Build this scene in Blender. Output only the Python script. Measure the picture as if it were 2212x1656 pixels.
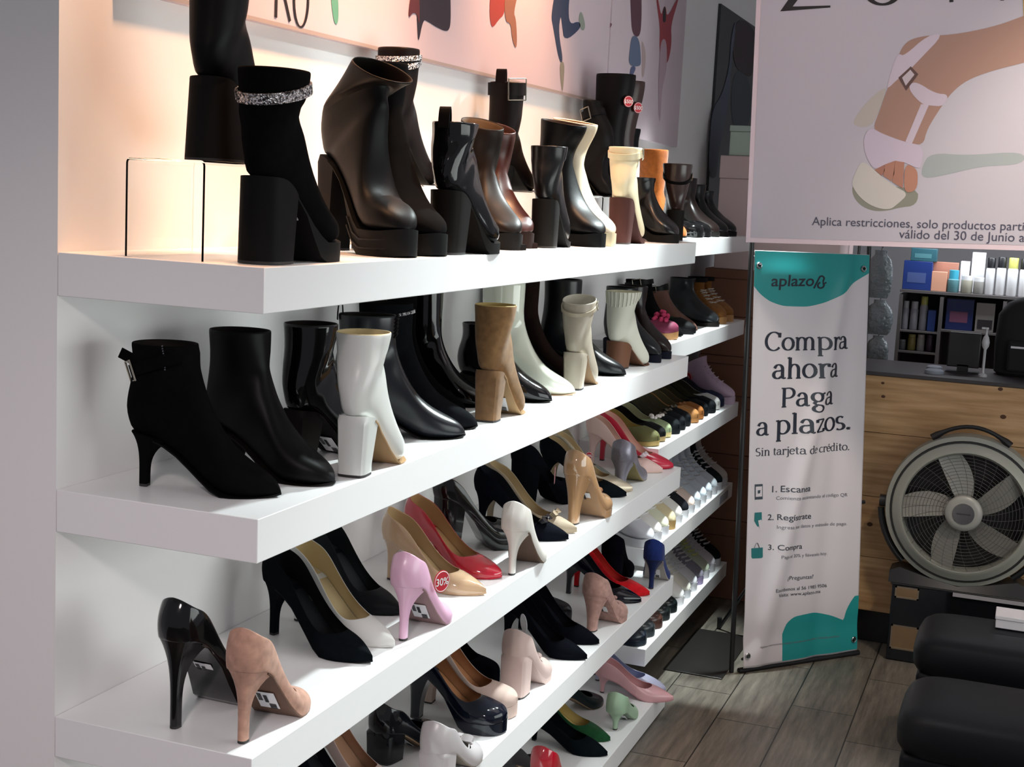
import bpy, math, random
import numpy as np
from mathutils import Vector, Matrix
random.seed(7)
for o in list(bpy.data.objects): bpy.data.objects.remove(o)
scene = bpy.context.scene
COL = scene.collection
PI = math.pi
R = math.radians

# ------------------------------------------------------------------ camera
CAM = Vector((1.3198, -1.6399, 1.5986)); FPX = 2987.18
YAW, PITCH, ROLL = .3566, -.1349, .0509
fwd = Vector((-math.sin(YAW)*math.cos(PITCH), math.cos(YAW)*math.cos(PITCH), math.sin(PITCH)))
rt0 = Vector((math.cos(YAW), math.sin(YAW), 0)); up0 = rt0.cross(fwd)
RT = rt0*math.cos(ROLL) + up0*math.sin(ROLL); UP = up0*math.cos(ROLL) - rt0*math.sin(ROLL)
cd = bpy.data.cameras.new('camera'); cam = bpy.data.objects.new('camera', cd); COL.objects.link(cam)
cd.sensor_width = 36; cd.lens = 36*FPX/2212; cd.clip_start = .05
cam.matrix_world = Matrix.Translation(CAM) @ Matrix((RT, UP, -fwd)).transposed().to_4x4()
scene.camera = cam
# ------------------------------------------------------------------ world, lights, exposure
w = bpy.data.worlds.new('world'); scene.world = w; w.use_nodes = True
w.node_tree.nodes['Background'].inputs[0].default_value = (.80, .78, .86, 1)
w.node_tree.nodes['Background'].inputs[1].default_value = .22
scene.view_settings.view_transform = 'Standard'; scene.view_settings.look = 'None'
scene.view_settings.exposure = 0.52; scene.view_settings.gamma = 1; scene.view_settings.use_curve_mapping = False
def lamp(name, kind, loc, tgt, energy, color, **k):
    d = bpy.data.lights.new(name, kind); o = bpy.data.objects.new(name, d); COL.objects.link(o)
    o.location = loc; o.rotation_euler = (Vector(tgt)-Vector(loc)).to_track_quat('-Z', 'Y').to_euler()
    d.energy = energy; d.color = color
    for a, b in k.items(): setattr(d, a, b)
    return o
COLD = (.86, .97, .97); WARM = (1.0, .50, .24)
lamp('spot_front', 'SPOT', (.70, .98, 2.8), (.30, .80, .95), 55, COLD, spot_size=R(62), spot_blend=.85, shadow_soft_size=.035)
lamp('spot_aisle', 'SPOT', (.95, 2.78, 2.86), (.24, .55, .42), 390, COLD, spot_size=R(42), spot_blend=.8, shadow_soft_size=.05)
lamp('spot_far', 'SPOT', (.50, 3.10, 2.85), (.13, 3.0, .8), 420, COLD, spot_size=R(33), spot_blend=.8, shadow_soft_size=.035)
lamp('spot_mid', 'SPOT', (.85, 1.75, 2.8), (.30, 1.7, .6), 35, COLD, spot_size=R(60), spot_blend=.9, shadow_soft_size=.04)
for y_, e_ in ((.10, 44), (.80, 92), (1.75, 56)): lamp('wall_washer', 'SPOT', (.30, y_, 2.7), (.02, y_, 1.65), e_, WARM, spot_size=R(76), spot_blend=.95, shadow_soft_size=.05)
lamp('aisle_fill', 'AREA', (3.1, .9, 1.25), (0, .9, .85), 26, (.93, 1, .97), shape='RECTANGLE', size=2.6, size_y=1.2)  # added soft fill from across the aisle, not a known fixture
lamp('ceiling_panel', 'AREA', (1.5, 1.6, 2.8), (1.3, 1.6, 0), 7, (1, .90, .90), shape='RECTANGLE', size=1.2, size_y=3)
lamp('column_fill', 'SPOT', (1.1, -2.3, 2.6), (.05, .0, .40), 85, (1, .86, .86), spot_size=R(52), spot_blend=1., shadow_soft_size=.15)  # added spot that grades the column and shelf ends, no such source known
lamp('counter_lamp', 'AREA', (1.3, 4.22, 1.66), (1.3, 4.36, 1.2), 5, (.92, .95, 1), shape='RECTANGLE', size=.9, size_y=.15)
lamp('counter_front_lamp', 'SPOT', (1.75, 2.05, 2.7), (1.25, 3.5, .75), 64, (1, .86, .70), spot_size=R(62), spot_blend=1., shadow_soft_size=.1)

# ------------------------------------------------------------------ helpers
def ray(px, py): return fwd + RT*((px-1106)/FPX) - UP*((py-828)/FPX)
def on_z(px, py, z): d = ray(px, py); return CAM + d*((z-CAM.z)/d.z)      # where a measured point lies on a shelf
def on_y(px, py, y): d = ray(px, py); return CAM + d*((y-CAM.y)/d.y)
def on_x(px, py, x): d = ray(px, py); return CAM + d*((x-CAM.x)/d.x)
def srgb(r, g=None, b=None):
    if g is None: r, g, b = [int(r[i:i+2], 16) for i in (0, 2, 4)]
    f = lambda c: (c/255)/12.92 if c/255 <= .04045 else ((c/255+.055)/1.055)**2.4
    return (f(r), f(g), f(b))
MATS = {}
def mat(key, col, rough=.5, coat=0, metal=0, sheen=0, bump=None, spec=.5, emit=0, var=None, alpha=1, trans=0):
    if key in MATS: return MATS[key]
    m = bpy.data.materials.new(key); m.use_nodes = True; MATS[key] = m
    nt = m.node_tree; b = nt.nodes['Principled BSDF']
    if isinstance(col, str): col = srgb(col)
    b.inputs['Base Color'].default_value = (*col, 1); b.inputs['Roughness'].default_value = rough
    b.inputs['Metallic'].default_value = metal; b.inputs['Coat Weight'].default_value = coat
    b.inputs['Coat Roughness'].default_value = .04; b.inputs['Specular IOR Level'].default_value = spec
    b.inputs['Sheen Weight'].default_value = sheen; b.inputs['Transmission Weight'].default_value = trans
    if emit: b.inputs['Emission Color'].default_value = (*col, 1); b.inputs['Emission Strength'].default_value = emit
    if bump or var:
        tc = nt.nodes.new('ShaderNodeTexCoord'); nz = nt.nodes.new('ShaderNodeTexNoise')
        nz.inputs['Scale'].default_value = (bump or var)[0]; nz.inputs['Detail'].default_value = 4
        nt.links.new(tc.outputs['Object'], nz.inputs['Vector'])
        if bump:
            bp = nt.nodes.new('ShaderNodeBump'); bp.inputs['Strength'].default_value = bump[1]; bp.inputs['Distance'].default_value = bump[2]
            nt.links.new(nz.outputs['Fac'], bp.inputs['Height']); nt.links.new(bp.outputs['Normal'], b.inputs['Normal'])
        if var:
            rp = nt.nodes.new('ShaderNodeValToRGB'); rp.color_ramp.elements[0].position = .3; rp.color_ramp.elements[1].position = .7
            rp.color_ramp.elements[0].color = (*[c*(1-var[1]) for c in col], 1); rp.color_ramp.elements[1].color = (*[min(1, c*(1+var[1])) for c in col], 1)
            nt.links.new(nz.outputs['Fac'], rp.inputs['Fac']); nt.links.new(rp.outputs['Color'], b.inputs['Base Color'])
    return m
def LM(col, fin='leather'):
    k = fin+'_'+(col if isinstance(col, str) else '%.2f_%.2f_%.2f' % col)
    dk = isinstance(col, str) and sum(srgb(col)) < .03
    if fin == 'leather': return mat(k, col, .44 if dk else .36, bump=(55, .12, .002), spec=.12 if dk else .5)
    if fin == 'suede': return mat(k, col, .95, sheen=0 if dk else .12, spec=.04 if dk else .12, var=(70, .18))
    if fin == 'patent': return mat(k, col, .12, coat=.5 if dk else 1, bump=(18, .25, .004), spec=.2 if dk else .5)
    if fin == 'matte': return mat(k, col, .65, spec=.12 if dk else .3)
    if fin == 'satin': return mat(k, col, .28, spec=.4 if dk else .6, bump=(14, .15, .004))
    if fin == 'metal': return mat(k, col, .25, metal=1)
    if fin == 'rhinestone':
        if k in MATS: return MATS[k]
        m = mat(k, col, .22, metal=.9); nt = m.node_tree; b = nt.nodes['Principled BSDF']
        tc = nt.nodes.new('ShaderNodeTexCoord'); v = nt.nodes.new('ShaderNodeTexVoronoi'); v.inputs['Scale'].default_value = 330; rp = nt.nodes.new('ShaderNodeValToRGB')
        rp.color_ramp.elements[0].position = .25; rp.color_ramp.elements[0].color = (.06, .055, .06, 1); rp.color_ramp.elements[1].position = .75; rp.color_ramp.elements[1].color = (.95, .92, .95, 1)
        nt.links.new(tc.outputs['Object'], v.inputs['Vector']); nt.links.new(v.outputs['Color'], rp.inputs['Fac']); nt.links.new(rp.outputs['Color'], b.inputs['Base Color'])
        bp = nt.nodes.new('ShaderNodeBump'); bp.inputs['Strength'].default_value = 1; bp.inputs['Distance'].default_value = .004; nt.links.new(v.outputs['Distance'], bp.inputs['Height']); nt.links.new(bp.outputs['Normal'], b.inputs['Normal'])
        return m
    if fin == 'glitter':
        if k in MATS: return MATS[k]
        m = mat(k, col, .35, metal=.55); nt = m.node_tree; b = nt.nodes['Principled BSDF']
        tc = nt.nodes.new('ShaderNodeTexCoord'); v = nt.nodes.new('ShaderNodeTexVoronoi'); v.inputs['Scale'].default_value = 420
        nt.links.new(tc.outputs['Object'], v.inputs['Vector'])
        bp = nt.nodes.new('ShaderNodeBump'); bp.inputs['Strength'].default_value = .9; bp.inputs['Distance'].default_value = .003
        nt.links.new(v.outputs['Color'], bp.inputs['Height']); nt.links.new(bp.outputs['Normal'], b.inputs['Normal'])
        return m
def mesh(name, V, F, mats, parent=None, smooth=True, angle=38, mi=None, loc=None):
    me = bpy.data.meshes.new(name); me.from_pydata([tuple(v) for v in V], [], [tuple(f) for f in F])
    for m in (mats if isinstance(mats, (list, tuple)) else [mats]): me.materials.append(m)
    if mi is not None: me.polygons.foreach_set('material_index', mi)
    me.validate(); me.update()
    if smooth:
        me.shade_smooth(); me.set_sharp_from_angle(angle=R(angle))
    o = bpy.data.objects.new(name, me); COL.objects.link(o)
    if parent: o.parent = parent
    if loc: o.location = loc
    return o
def fixnormals(o, dist=None):
    import bmesh
    bm = bmesh.new(); bm.from_mesh(o.data)
    if dist: bmesh.ops.remove_doubles(bm, verts=bm.verts, dist=dist)
    bmesh.ops.recalc_face_normals(bm, faces=bm.faces); bm.to_mesh(o.data); bm.free()
    o.data.set_sharp_from_angle(angle=R(40))
    return o
class MB:
    def __init__(s): s.V = []; s.F = []
    def add(s, V, F):
        n = len(s.V); s.V += [tuple(v) for v in V]; s.F += [tuple(i+n for i in f) for f in F]; return s
    def box(s, x0, x1, y0, y1, z0, z1):
        return s.add([(x0, y0, z0), (x1, y0, z0), (x1, y1, z0), (x0, y1, z0), (x0, y0, z1), (x1, y0, z1), (x1, y1, z1), (x0, y1, z1)],
                     [(3, 2, 1, 0), (4, 5, 6, 7), (0, 1, 5, 4), (1, 2, 6, 5), (2, 3, 7, 6), (3, 0, 4, 7)])
    def rings(s, rings, closed=True, cap0=False, cap1=False):
        n = len(rings[0]); V = [p for r in rings for p in r]; F = []
        for i in range(len(rings)-1):
            for j in range(n if closed else n-1):
                k = (j+1) % n; F.append((i*n+j, i*n+k, (i+1)*n+k, (i+1)*n+j))
        if cap0: F.append(tuple(range(n))[::-1])
        if cap1: F.append(tuple((len(rings)-1)*n+j for j in range(n)))
        return s.add(V, F)
    def tube(s, pts, r, n=10, closed=False):
        pts = [Vector(p) for p in pts]; rings = []; m = len(pts)
        for i, p in enumerate(pts):
            t = (pts[(i+1) % m]-pts[i-1]) if closed else (pts[min(i+1, m-1)]-pts[max(i-1, 0)])
            t.normalize(); a = t.orthogonal().normalized() if i == 0 else (pa - t*pa.dot(t)).normalized()
            pa = a; b = t.cross(a); rr = r[i] if isinstance(r, (list, tuple)) else r
            rings.append([p+(a*math.cos(2*PI*k/n)+b*math.sin(2*PI*k/n))*rr for k in range(n)])
        if closed: rings.append(rings[0])
        return s.rings(rings, True, not closed, not closed)
    def lathe(s, prof, c=(0, 0, 0), n=24, axis='z'):
        rings = []
        for r_, h in prof:
            ring = []
            for k in range(n):
                a = 2*PI*k/n; x, y = r_*math.cos(a), r_*math.sin(a)
                p = (x, y, h) if axis == 'z' else (x, -h, y)
                ring.append((p[0]+c[0], p[1]+c[1], p[2]+c[2]))
            rings.append(ring)
        return s.rings(rings, True, prof[0][0] > 1e-6 and prof[0] != prof[-1], prof[-1][0] > 1e-6 and prof[0] != prof[-1])
    def build(s, name, m, parent=None, smooth=True, angle=38, loc=None, bevel=0, fix=True):
        o = mesh(name, s.V, s.F, m, parent, smooth, angle, loc=loc)
        if fix: fixnormals(o)
        if bevel:
            b = o.modifiers.new('bevel', 'BEVEL'); b.width = bevel; b.segments = 2; b.limit_method = 'ANGLE'; b.angle_limit = R(40)
        return o
def tag(o, label=None, cat=None, group=None, kind=None):
    if label: o['label'] = label
    if cat: o['category'] = cat
    if group: o['group'] = group
    if kind: o['kind'] = kind
    return o
def thing(name, label, cat, loc=(0, 0, 0), rz=0, group=None):
    o = bpy.data.objects.new(name, None); COL.objects.link(o); o.empty_display_size = .05
    o.location = loc; o.rotation_euler = (0, 0, rz); return tag(o, label, cat, group)
def struct(name, mb, m, **k): return tag(mb.build(name, m, **k), kind='structure')
def textmesh(name, s, size, m, fn, parent, align='LEFT', x=0, y=0, bold=0, label=None, shear=0):
    """built-in lettering turned into a mesh; fn maps flat text coordinates onto the printed surface"""
    c = bpy.data.curves.new(name, 'FONT'); c.body = s; c.size = size; c.align_x = align; c.offset = bold; c.resolution_u = 4; c.shear = shear
    t = bpy.data.objects.new(name, c); COL.objects.link(t)
    me = bpy.data.meshes.new_from_object(t.evaluated_get(bpy.context.evaluated_depsgraph_get())); bpy.data.objects.remove(t)
    import bmesh
    bm = bmesh.new(); bm.from_mesh(me); bmesh.ops.triangulate(bm, faces=bm.faces)
    for _ in range(3):
        le = [e for e in bm.edges if e.calc_length() > .14*size]
        if not le: break
        bmesh.ops.subdivide_edges(bm, edges=le, cuts=1); bmesh.ops.triangulate(bm, faces=bm.faces)
    bm.to_mesh(me); bm.free()
    for v in me.vertices: v.co = fn(v.co.x+x, v.co.y+y)
    me.materials.clear(); me.materials.append(m); me.name = name
    o = bpy.data.objects.new(name, me); COL.objects.link(o); o.parent = parent
    if label: o['label'] = label
    return o
def flat(name, pts, m, fn, parent, mb=None):
    """a flat printed shape (polygon) lying on the surface given by fn"""
    V = [fn(*p) for p in pts]; b = mb or MB(); b.add(V, [tuple(range(len(V)))])
    if mb is None: return mesh(name, b.V, b.F, m, parent, smooth=False)
def chaikin(pts, n=2):
    for _ in range(n):
        q = []
        for a, c in zip(pts, pts[1:]+pts[:1]): q += [(a[0]*.75+c[0]*.25, a[1]*.75+c[1]*.25), (a[0]*.25+c[0]*.75, a[1]*.25+c[1]*.75)]
        pts = q
    return pts
def pchip(pts):
    X = np.array([p[0] for p in pts], float); Y = np.array([p[1] for p in pts], float)
    h = np.diff(X); d = np.diff(Y)/h; m = np.zeros(len(X)); m[0] = d[0]; m[-1] = d[-1]
    for i in range(1, len(X)-1):
        if d[i-1]*d[i] > 0:
            w1 = 2*h[i]+h[i-1]; w2 = h[i]+2*h[i-1]; m[i] = (w1+w2)/(w1/d[i-1]+w2/d[i])
    def f(x):
        x = min(max(x, X[0]), X[-1]); i = min(max(int(np.searchsorted(X, x))-1, 0), len(h)-1)
        t = (x-X[i])/h[i]
        return float((2*t**3-3*t*t+1)*Y[i]+(t**3-2*t*t+t)*h[i]*m[i]+(-2*t**3+3*t*t)*Y[i+1]+(t**3-t*t)*h[i]*m[i+1])
    return f

# ------------------------------------------------------------------ setting
def wallmat(key, col, rough=.55):
    return mat(key, col, rough, bump=(220, .05, .001))
M_WALL = wallmat('white_wall_paint', (.88, .87, .86)); M_SHELF = mat('white_melamine', (.90, .90, .90), .30, spec=.4)
M_CEIL = wallmat('ceiling_paint', (.7, .7, .7))
# wood look floor tiles
def floor_mat():
    m = mat('wood_tile_floor', (.2, .19, .17), .42); nt = m.node_tree; b = nt.nodes['Principled BSDF']
    tc = nt.nodes.new('ShaderNodeTexCoord'); mp = nt.nodes.new('ShaderNodeMapping'); mp.inputs['Rotation'].default_value = (0, 0, R(90)); mp.inputs['Location'].default_value = (.05, .09, 0)
    br = nt.nodes.new('ShaderNodeTexBrick'); br.inputs['Scale'].default_value = 1; br.inputs['Brick Width'].default_value = .62; br.inputs['Row Height'].default_value = .2
    br.inputs['Mortar Size'].default_value = .0022; br.inputs['Color1'].default_value = (.135, .122, .102, 1); br.inputs['Color2'].default_value = (.175, .158, .132, 1); br.inputs['Mortar'].default_value = (.014, .013, .011, 1); br.offset = .37
    mp2 = nt.nodes.new('ShaderNodeMapping'); mp2.inputs['Scale'].default_value = (26, 2.2, 1)
    nz = nt.nodes.new('ShaderNodeTexNoise'); nz.inputs['Scale'].default_value = 1.6; nz.inputs['Detail'].default_value = 8; nz.inputs['Roughness'].default_value = .7
    rp = nt.nodes.new('ShaderNodeValToRGB'); rp.color_ramp.elements[0].position = .3; rp.color_ramp.elements[0].color = (.35, .34, .34, 1); rp.color_ramp.elements[1].position = .68; rp.color_ramp.elements[1].color = (1.25, 1.22, 1.18, 1)
    mx = nt.nodes.new('ShaderNodeMix'); mx.data_type = 'RGBA'; mx.blend_type = 'MULTIPLY'; mx.inputs[0].default_value = 1
    L = nt.links.new
    L(tc.outputs['Object'], mp.inputs['Vector']); L(mp.outputs['Vector'], br.inputs['Vector']); L(tc.outputs['Object'], mp2.inputs['Vector']); L(mp2.outputs['Vector'], nz.inputs['Vector'])
    L(nz.outputs['Fac'], rp.inputs['Fac']); L(br.outputs['Color'], mx.inputs[6]); L(rp.outputs['Color'], mx.inputs[7]); L(mx.outputs[2], b.inputs['Base Color'])
    bp = nt.nodes.new('ShaderNodeBump'); bp.inputs['Strength'].default_value = .25; bp.inputs['Distance'].default_value = .004
    L(mx.outputs[2], bp.inputs['Height']); L(bp.outputs['Normal'], b.inputs['Normal'])
    return m
struct('floor', MB().box(-.8, 3.2, -2.6, 6, -.1, 0), floor_mat(), smooth=False)
struct('wall_left', MB().box(-.8, 0, 0, 6, 0, 2.95), M_WALL, smooth=False)
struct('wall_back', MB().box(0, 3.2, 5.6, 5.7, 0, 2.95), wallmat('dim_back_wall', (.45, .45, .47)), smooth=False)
struct('ceiling', MB().box(-.8, 3.2, -2.6, 5.7, 2.95, 3.05), M_CEIL, smooth=False)

# display shelves
ZA = [1.485, 1.135, .7856, .4369, .0687]; TA = .0636; DA = .3428; LA = 2.5319
ZB = [1.4874-.3276*i for i in range(5)]; TB = .0574; DB = .2649; YB0, YB1 = 2.545, 3.7821
namesA = ['top', 'second', 'third', 'fourth', 'bottom']
for i, z in enumerate(ZA):
    b = MB().box(.0005, DA, 0, LA, max(z-TA, .002), z)
    tag(b.build('display_shelf', M_SHELF, smooth=False, bevel=.0012), 'white floating shelf, %s of the near five, with %s' % (namesA[i],
        ['black boots and acrylic risers', 'ankle boots', 'stiletto pumps', 'block heels and red pump', 'mint and pink kitten heels'][i]), 'shelf', 'near display shelves')
for i, z in enumerate(ZB):
    b = MB().box(.0005, DB, YB0, YB1, z-TB, z)
    sh_ = b.build('display_shelf', M_SHELF, smooth=False, bevel=.0012)
    if i == 3: MB().box(DB-.0003, DB+.0006, 3.55, 3.70, z-.046, z-.014).build('shelf_label', mat('label_grey', srgb('a9a9b0'), .5), sh_, smooth=False)
    tag(sh_, 'white floating shelf, %s of the far five, with %s' % (namesA[i],
        ['tan boot and shiny black shoes', 'tan hiking boots', 'slip-ons and mules', 'a row of white sneakers', 'mixed sneakers and flats'][i]), 'shelf', 'far display shelves')

# ------------------------------------------------------------------ footwear
POINT = [(0, 0), (.012, .011), (.04, .021), (.10, .0275), (.2, .0285), (.35, .0265), (.5, .030), (.62, .0355), (.70, .037), (.78, .0335), (.86, .0245), (.93, .0135), (.975, .006), (1, .0008)]
ALMOND = [(0, 0), (.012, .011), (.04, .021), (.10, .0275), (.2, .0290), (.35, .0275), (.5, .0315), (.62, .0370), (.70, .0390), (.80, .0365), (.88, .0295), (.945, .0195), (.98, .0105), (1, .001)]
ROUND = [(0, 0), (.012, .012), (.04, .023), (.10, .0300), (.2, .0315), (.35, .0310), (.5, .0345), (.62, .0400), (.72, .0425), (.82, .0420), (.90, .0360), (.955, .0260), (.985, .0150), (1, .001)]
TOES = {k: pchip([(u, y*1.06) for u, y in v]) for k, v in (('point', POINT), ('almond', ALMOND), ('round', ROUND))}
ZPROF = pchip([(0, 1), (.12, .97), (.24, .86), (.36, .63), (.48, .34), (.58, .12), (.67, .005), (.72, 0), (1, 0)])
def sole_z(H, P, spring=.006): return lambda u: P + H*ZPROF(u) + spring*max(0, (u-.82)/.18)**2
USOLE = [0, .006, .02, .045, .08, .13, .19, .26, .34, .42, .5, .58, .65, .72, .78, .84, .89, .93, .96, .98, .993, 1]
def add_sole(root, L, zb, wf, P, m, t=.0028, k=1.012, name='sole', lug=0, u0=0):
    b = MB(); rings = []
    for u in [q for q in USOLE if q >= u0]:
        z = zb(u)+.0008; wd = wf(u)*(k if u > .4 else .97); th = t + max(0, P)*min(1, max(0, (u-.40)/.16))**1.5
        zl = max(z-th, .0003) if P else max(z-t, .0003)
        x = u*L*1.006-.001
        rings.append([(x, -wd, z), (x, wd, z), (x, wd*.985, zl), (x, -wd*.985, zl)])
    b.rings(rings, True, True, True)
    if lug:
        for i in range(7):
            u = .45+.075*i; wd = wf(u)*k
            for sgn in (-1, 1): b.box(u*L, u*L+.012, sgn*wd*.6, sgn*(wd+.003), .0003, lug)
    return b.build(name, m, root, angle=50)
def add_heel(root, L, H, wf, kind, m, tipm, P=0, zb=None, hs=1.):
    b = MB(); us = [.25, .21, .17, .13, .09, .06, .035, .018, .007, 0]
    u0 = {'stiletto': .25, 'kitten': .22, 'slim': .26, 'block': .27, 'chunky': .31, 'flare': .28}.get(kind, .27)
    sc = u0/.25
    poly = [(u*sc*L, -wf(u*sc)*.97, u*sc) for u in us] + [(u*sc*L, wf(u*sc)*.97, u*sc) for u in us[::-1][1:]]
    fr = poly[-1]; poly += [(fr[0], fr[1]*(1-2*q), fr[2]) for q in (.25, .5, .75)]
    xs = [p[0] for p in poly]; xc = (min(xs)+max(xs))/2; ax = (max(xs)-min(xs))/2; wy = max(p[1] for p in poly)
    T = {'stiletto': (.0072, .0072, .019, 4.2), 'kitten': (.0065, .0065, .026, 3.0), 'slim': (.0125, .013, .022, 2.4), 'block': (.021, .024, .024, 1.0), 'chunky': (.027, .028, .031, 1.0), 'flare': (.026, .031, .030, 1.0)}[kind]
    a, by, xt, pw = T; rings = []; n = 12
    a *= hs; by *= hs; sq = kind in ('block', 'flare')
    for k in range(n+1):
        t = k/n; g = 1-(1-t)**pw if pw > 1 else t
        if kind == 'block': g = .25+.75*min(1, t*1.2) if k else .15
        ring = []
        for (x, y, u) in poly:
            zt = zb(u)+.003
            sx = (1-g)+g*a/ax; sy = (1-g)+g*by/wy; cx = xc+(xt-xc)*g
            X = cx+(x-xc)*sx; Y = y*sy
            if sq and k:
                e = .45; dx, dy = (x-xc)/ax, y/wy; q = max(abs(dx), abs(dy), 1e-4); f = (1/q)*(1-e)+e if math.hypot(dx, dy) > .3 else 1
                X = cx+(x-xc)*sx*min(f, 1.25); Y = y*sy*min(f, 1.12)
            z = zt*(1-t)+.004*t
            ring.append((X, Y, z))
        rings.append(ring)
    b.rings(rings, True, True, True)
    h = b.build('heel', m, root, angle=50)
    tb = MB(); r1 = [(p[0], p[1], .0042) for p in rings[-1]]; r0 = [(p[0], p[1], .0003) for p in rings[-1]]; tb.rings([r0, r1], True, True, True)
    tb.build('heel_tip', tipm, root)
    return h
def sticker(root, L, zb, x=.46, w=.032, ln=.042, y=0):
    """white size and price label stuck under the arch"""
    p0 = zb(x-.07); p1 = zb(x+.07); s = math.atan2(p1-p0, .14*L); b = MB(); k = MB(); o = Vector((x*L, y, zb(x)-.0065))
    ex = Vector((math.cos(s), 0, math.sin(s))); ey = Vector((0, 1, 0)); ez = ex.cross(ey)
    def q(bb, x0, x1, y0, y1, d, th):
        c = [o+ex*a+ey*bv+ez*(d+e) for e in (0, th) for a, bv in ((x0, y0), (x1, y0), (x1, y1), (x0, y1))]
        bb.add(c, [(0, 1, 2, 3), (7, 6, 5, 4), (0, 4, 5, 1), (1, 5, 6, 2), (2, 6, 7, 3), (3, 7, 4, 0)])
    q(b, -ln/2, ln/2, -w/2, w/2, 0, .0006)
    q(k, -ln*.32, ln*.12, -w*.08, w*.1, -.0009, .0005)
    for i in range(5): q(k, -ln*.4+i*.004, -ln*.4+i*.004+.002, w*.2, w*.42, -.0009, .0005)
    for i in range(4): q(k, ln*.2+i*.0036, ln*.2+i*.0036+.0018, -w*.4, -w*.05, -.0009, .0005)
    sgn = 1
    st = b.build('price_sticker', mat('sticker_paper', (.8, .8, .82), .6), root, smooth=False)
    k.build('sticker_print', mat('sticker_ink', (.02, .02, .02), .6), st, smooth=False)
def red_tag(root, loc, yaw, r=.02, text='30%', tilt=0):
    """round red discount tag, facing local -Y before turning by yaw"""
    b = MB(); b.lathe([(0, -.0006), (r, -.0006), (r, .0006), (0, .0006)], n=28, axis='y')
    o = b.build('discount_tag', mat('red_tag', (.55, .012, .03), .4), root); o.location = loc; o.rotation_euler = (tilt, 0, yaw)
    rim = MB(); rim.tube([(r*.9*math.cos(2*PI*k/28), -.0009, r*.9*math.sin(2*PI*k/28)) for k in range(28)], .0007, 5, True)
    rim.build('tag_rim', mat('tag_white', (.85, .85, .85), .5), o)
    textmesh('tag_print', text, r*.95, MATS['tag_white'], lambda x, y: Vector((x, -.0014, y)), o, 'CENTER', 0, -r*.34, bold=r*.012)
    return o
def bow(root, x, z, m, s=.022, y=0):
    b = MB()
    for sg in (-1, 1):
        rings = []
        for i in range(8):
            t = i/7; yy = sg*s*t; hw = .3*s+.55*s*math.sin(t*PI*.8)
            rings.append([(x-hw*.5, y+yy, z+.002), (x, y+yy, z+.002+hw*.45), (x+hw*.5, y+yy, z+.002), (x, y+yy, z-.002)])
        b.rings(rings, True, True, True)
    b.box(x-s*.25, x+s*.25, y-s*.18, y+s*.18, z-.002, z+s*.32)
    return b.build('bow', m, root, angle=60)
BLK = '0a0a0b'
def tip_mat(): return mat('heel_rubber', (.02, .018, .018), .6)
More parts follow.
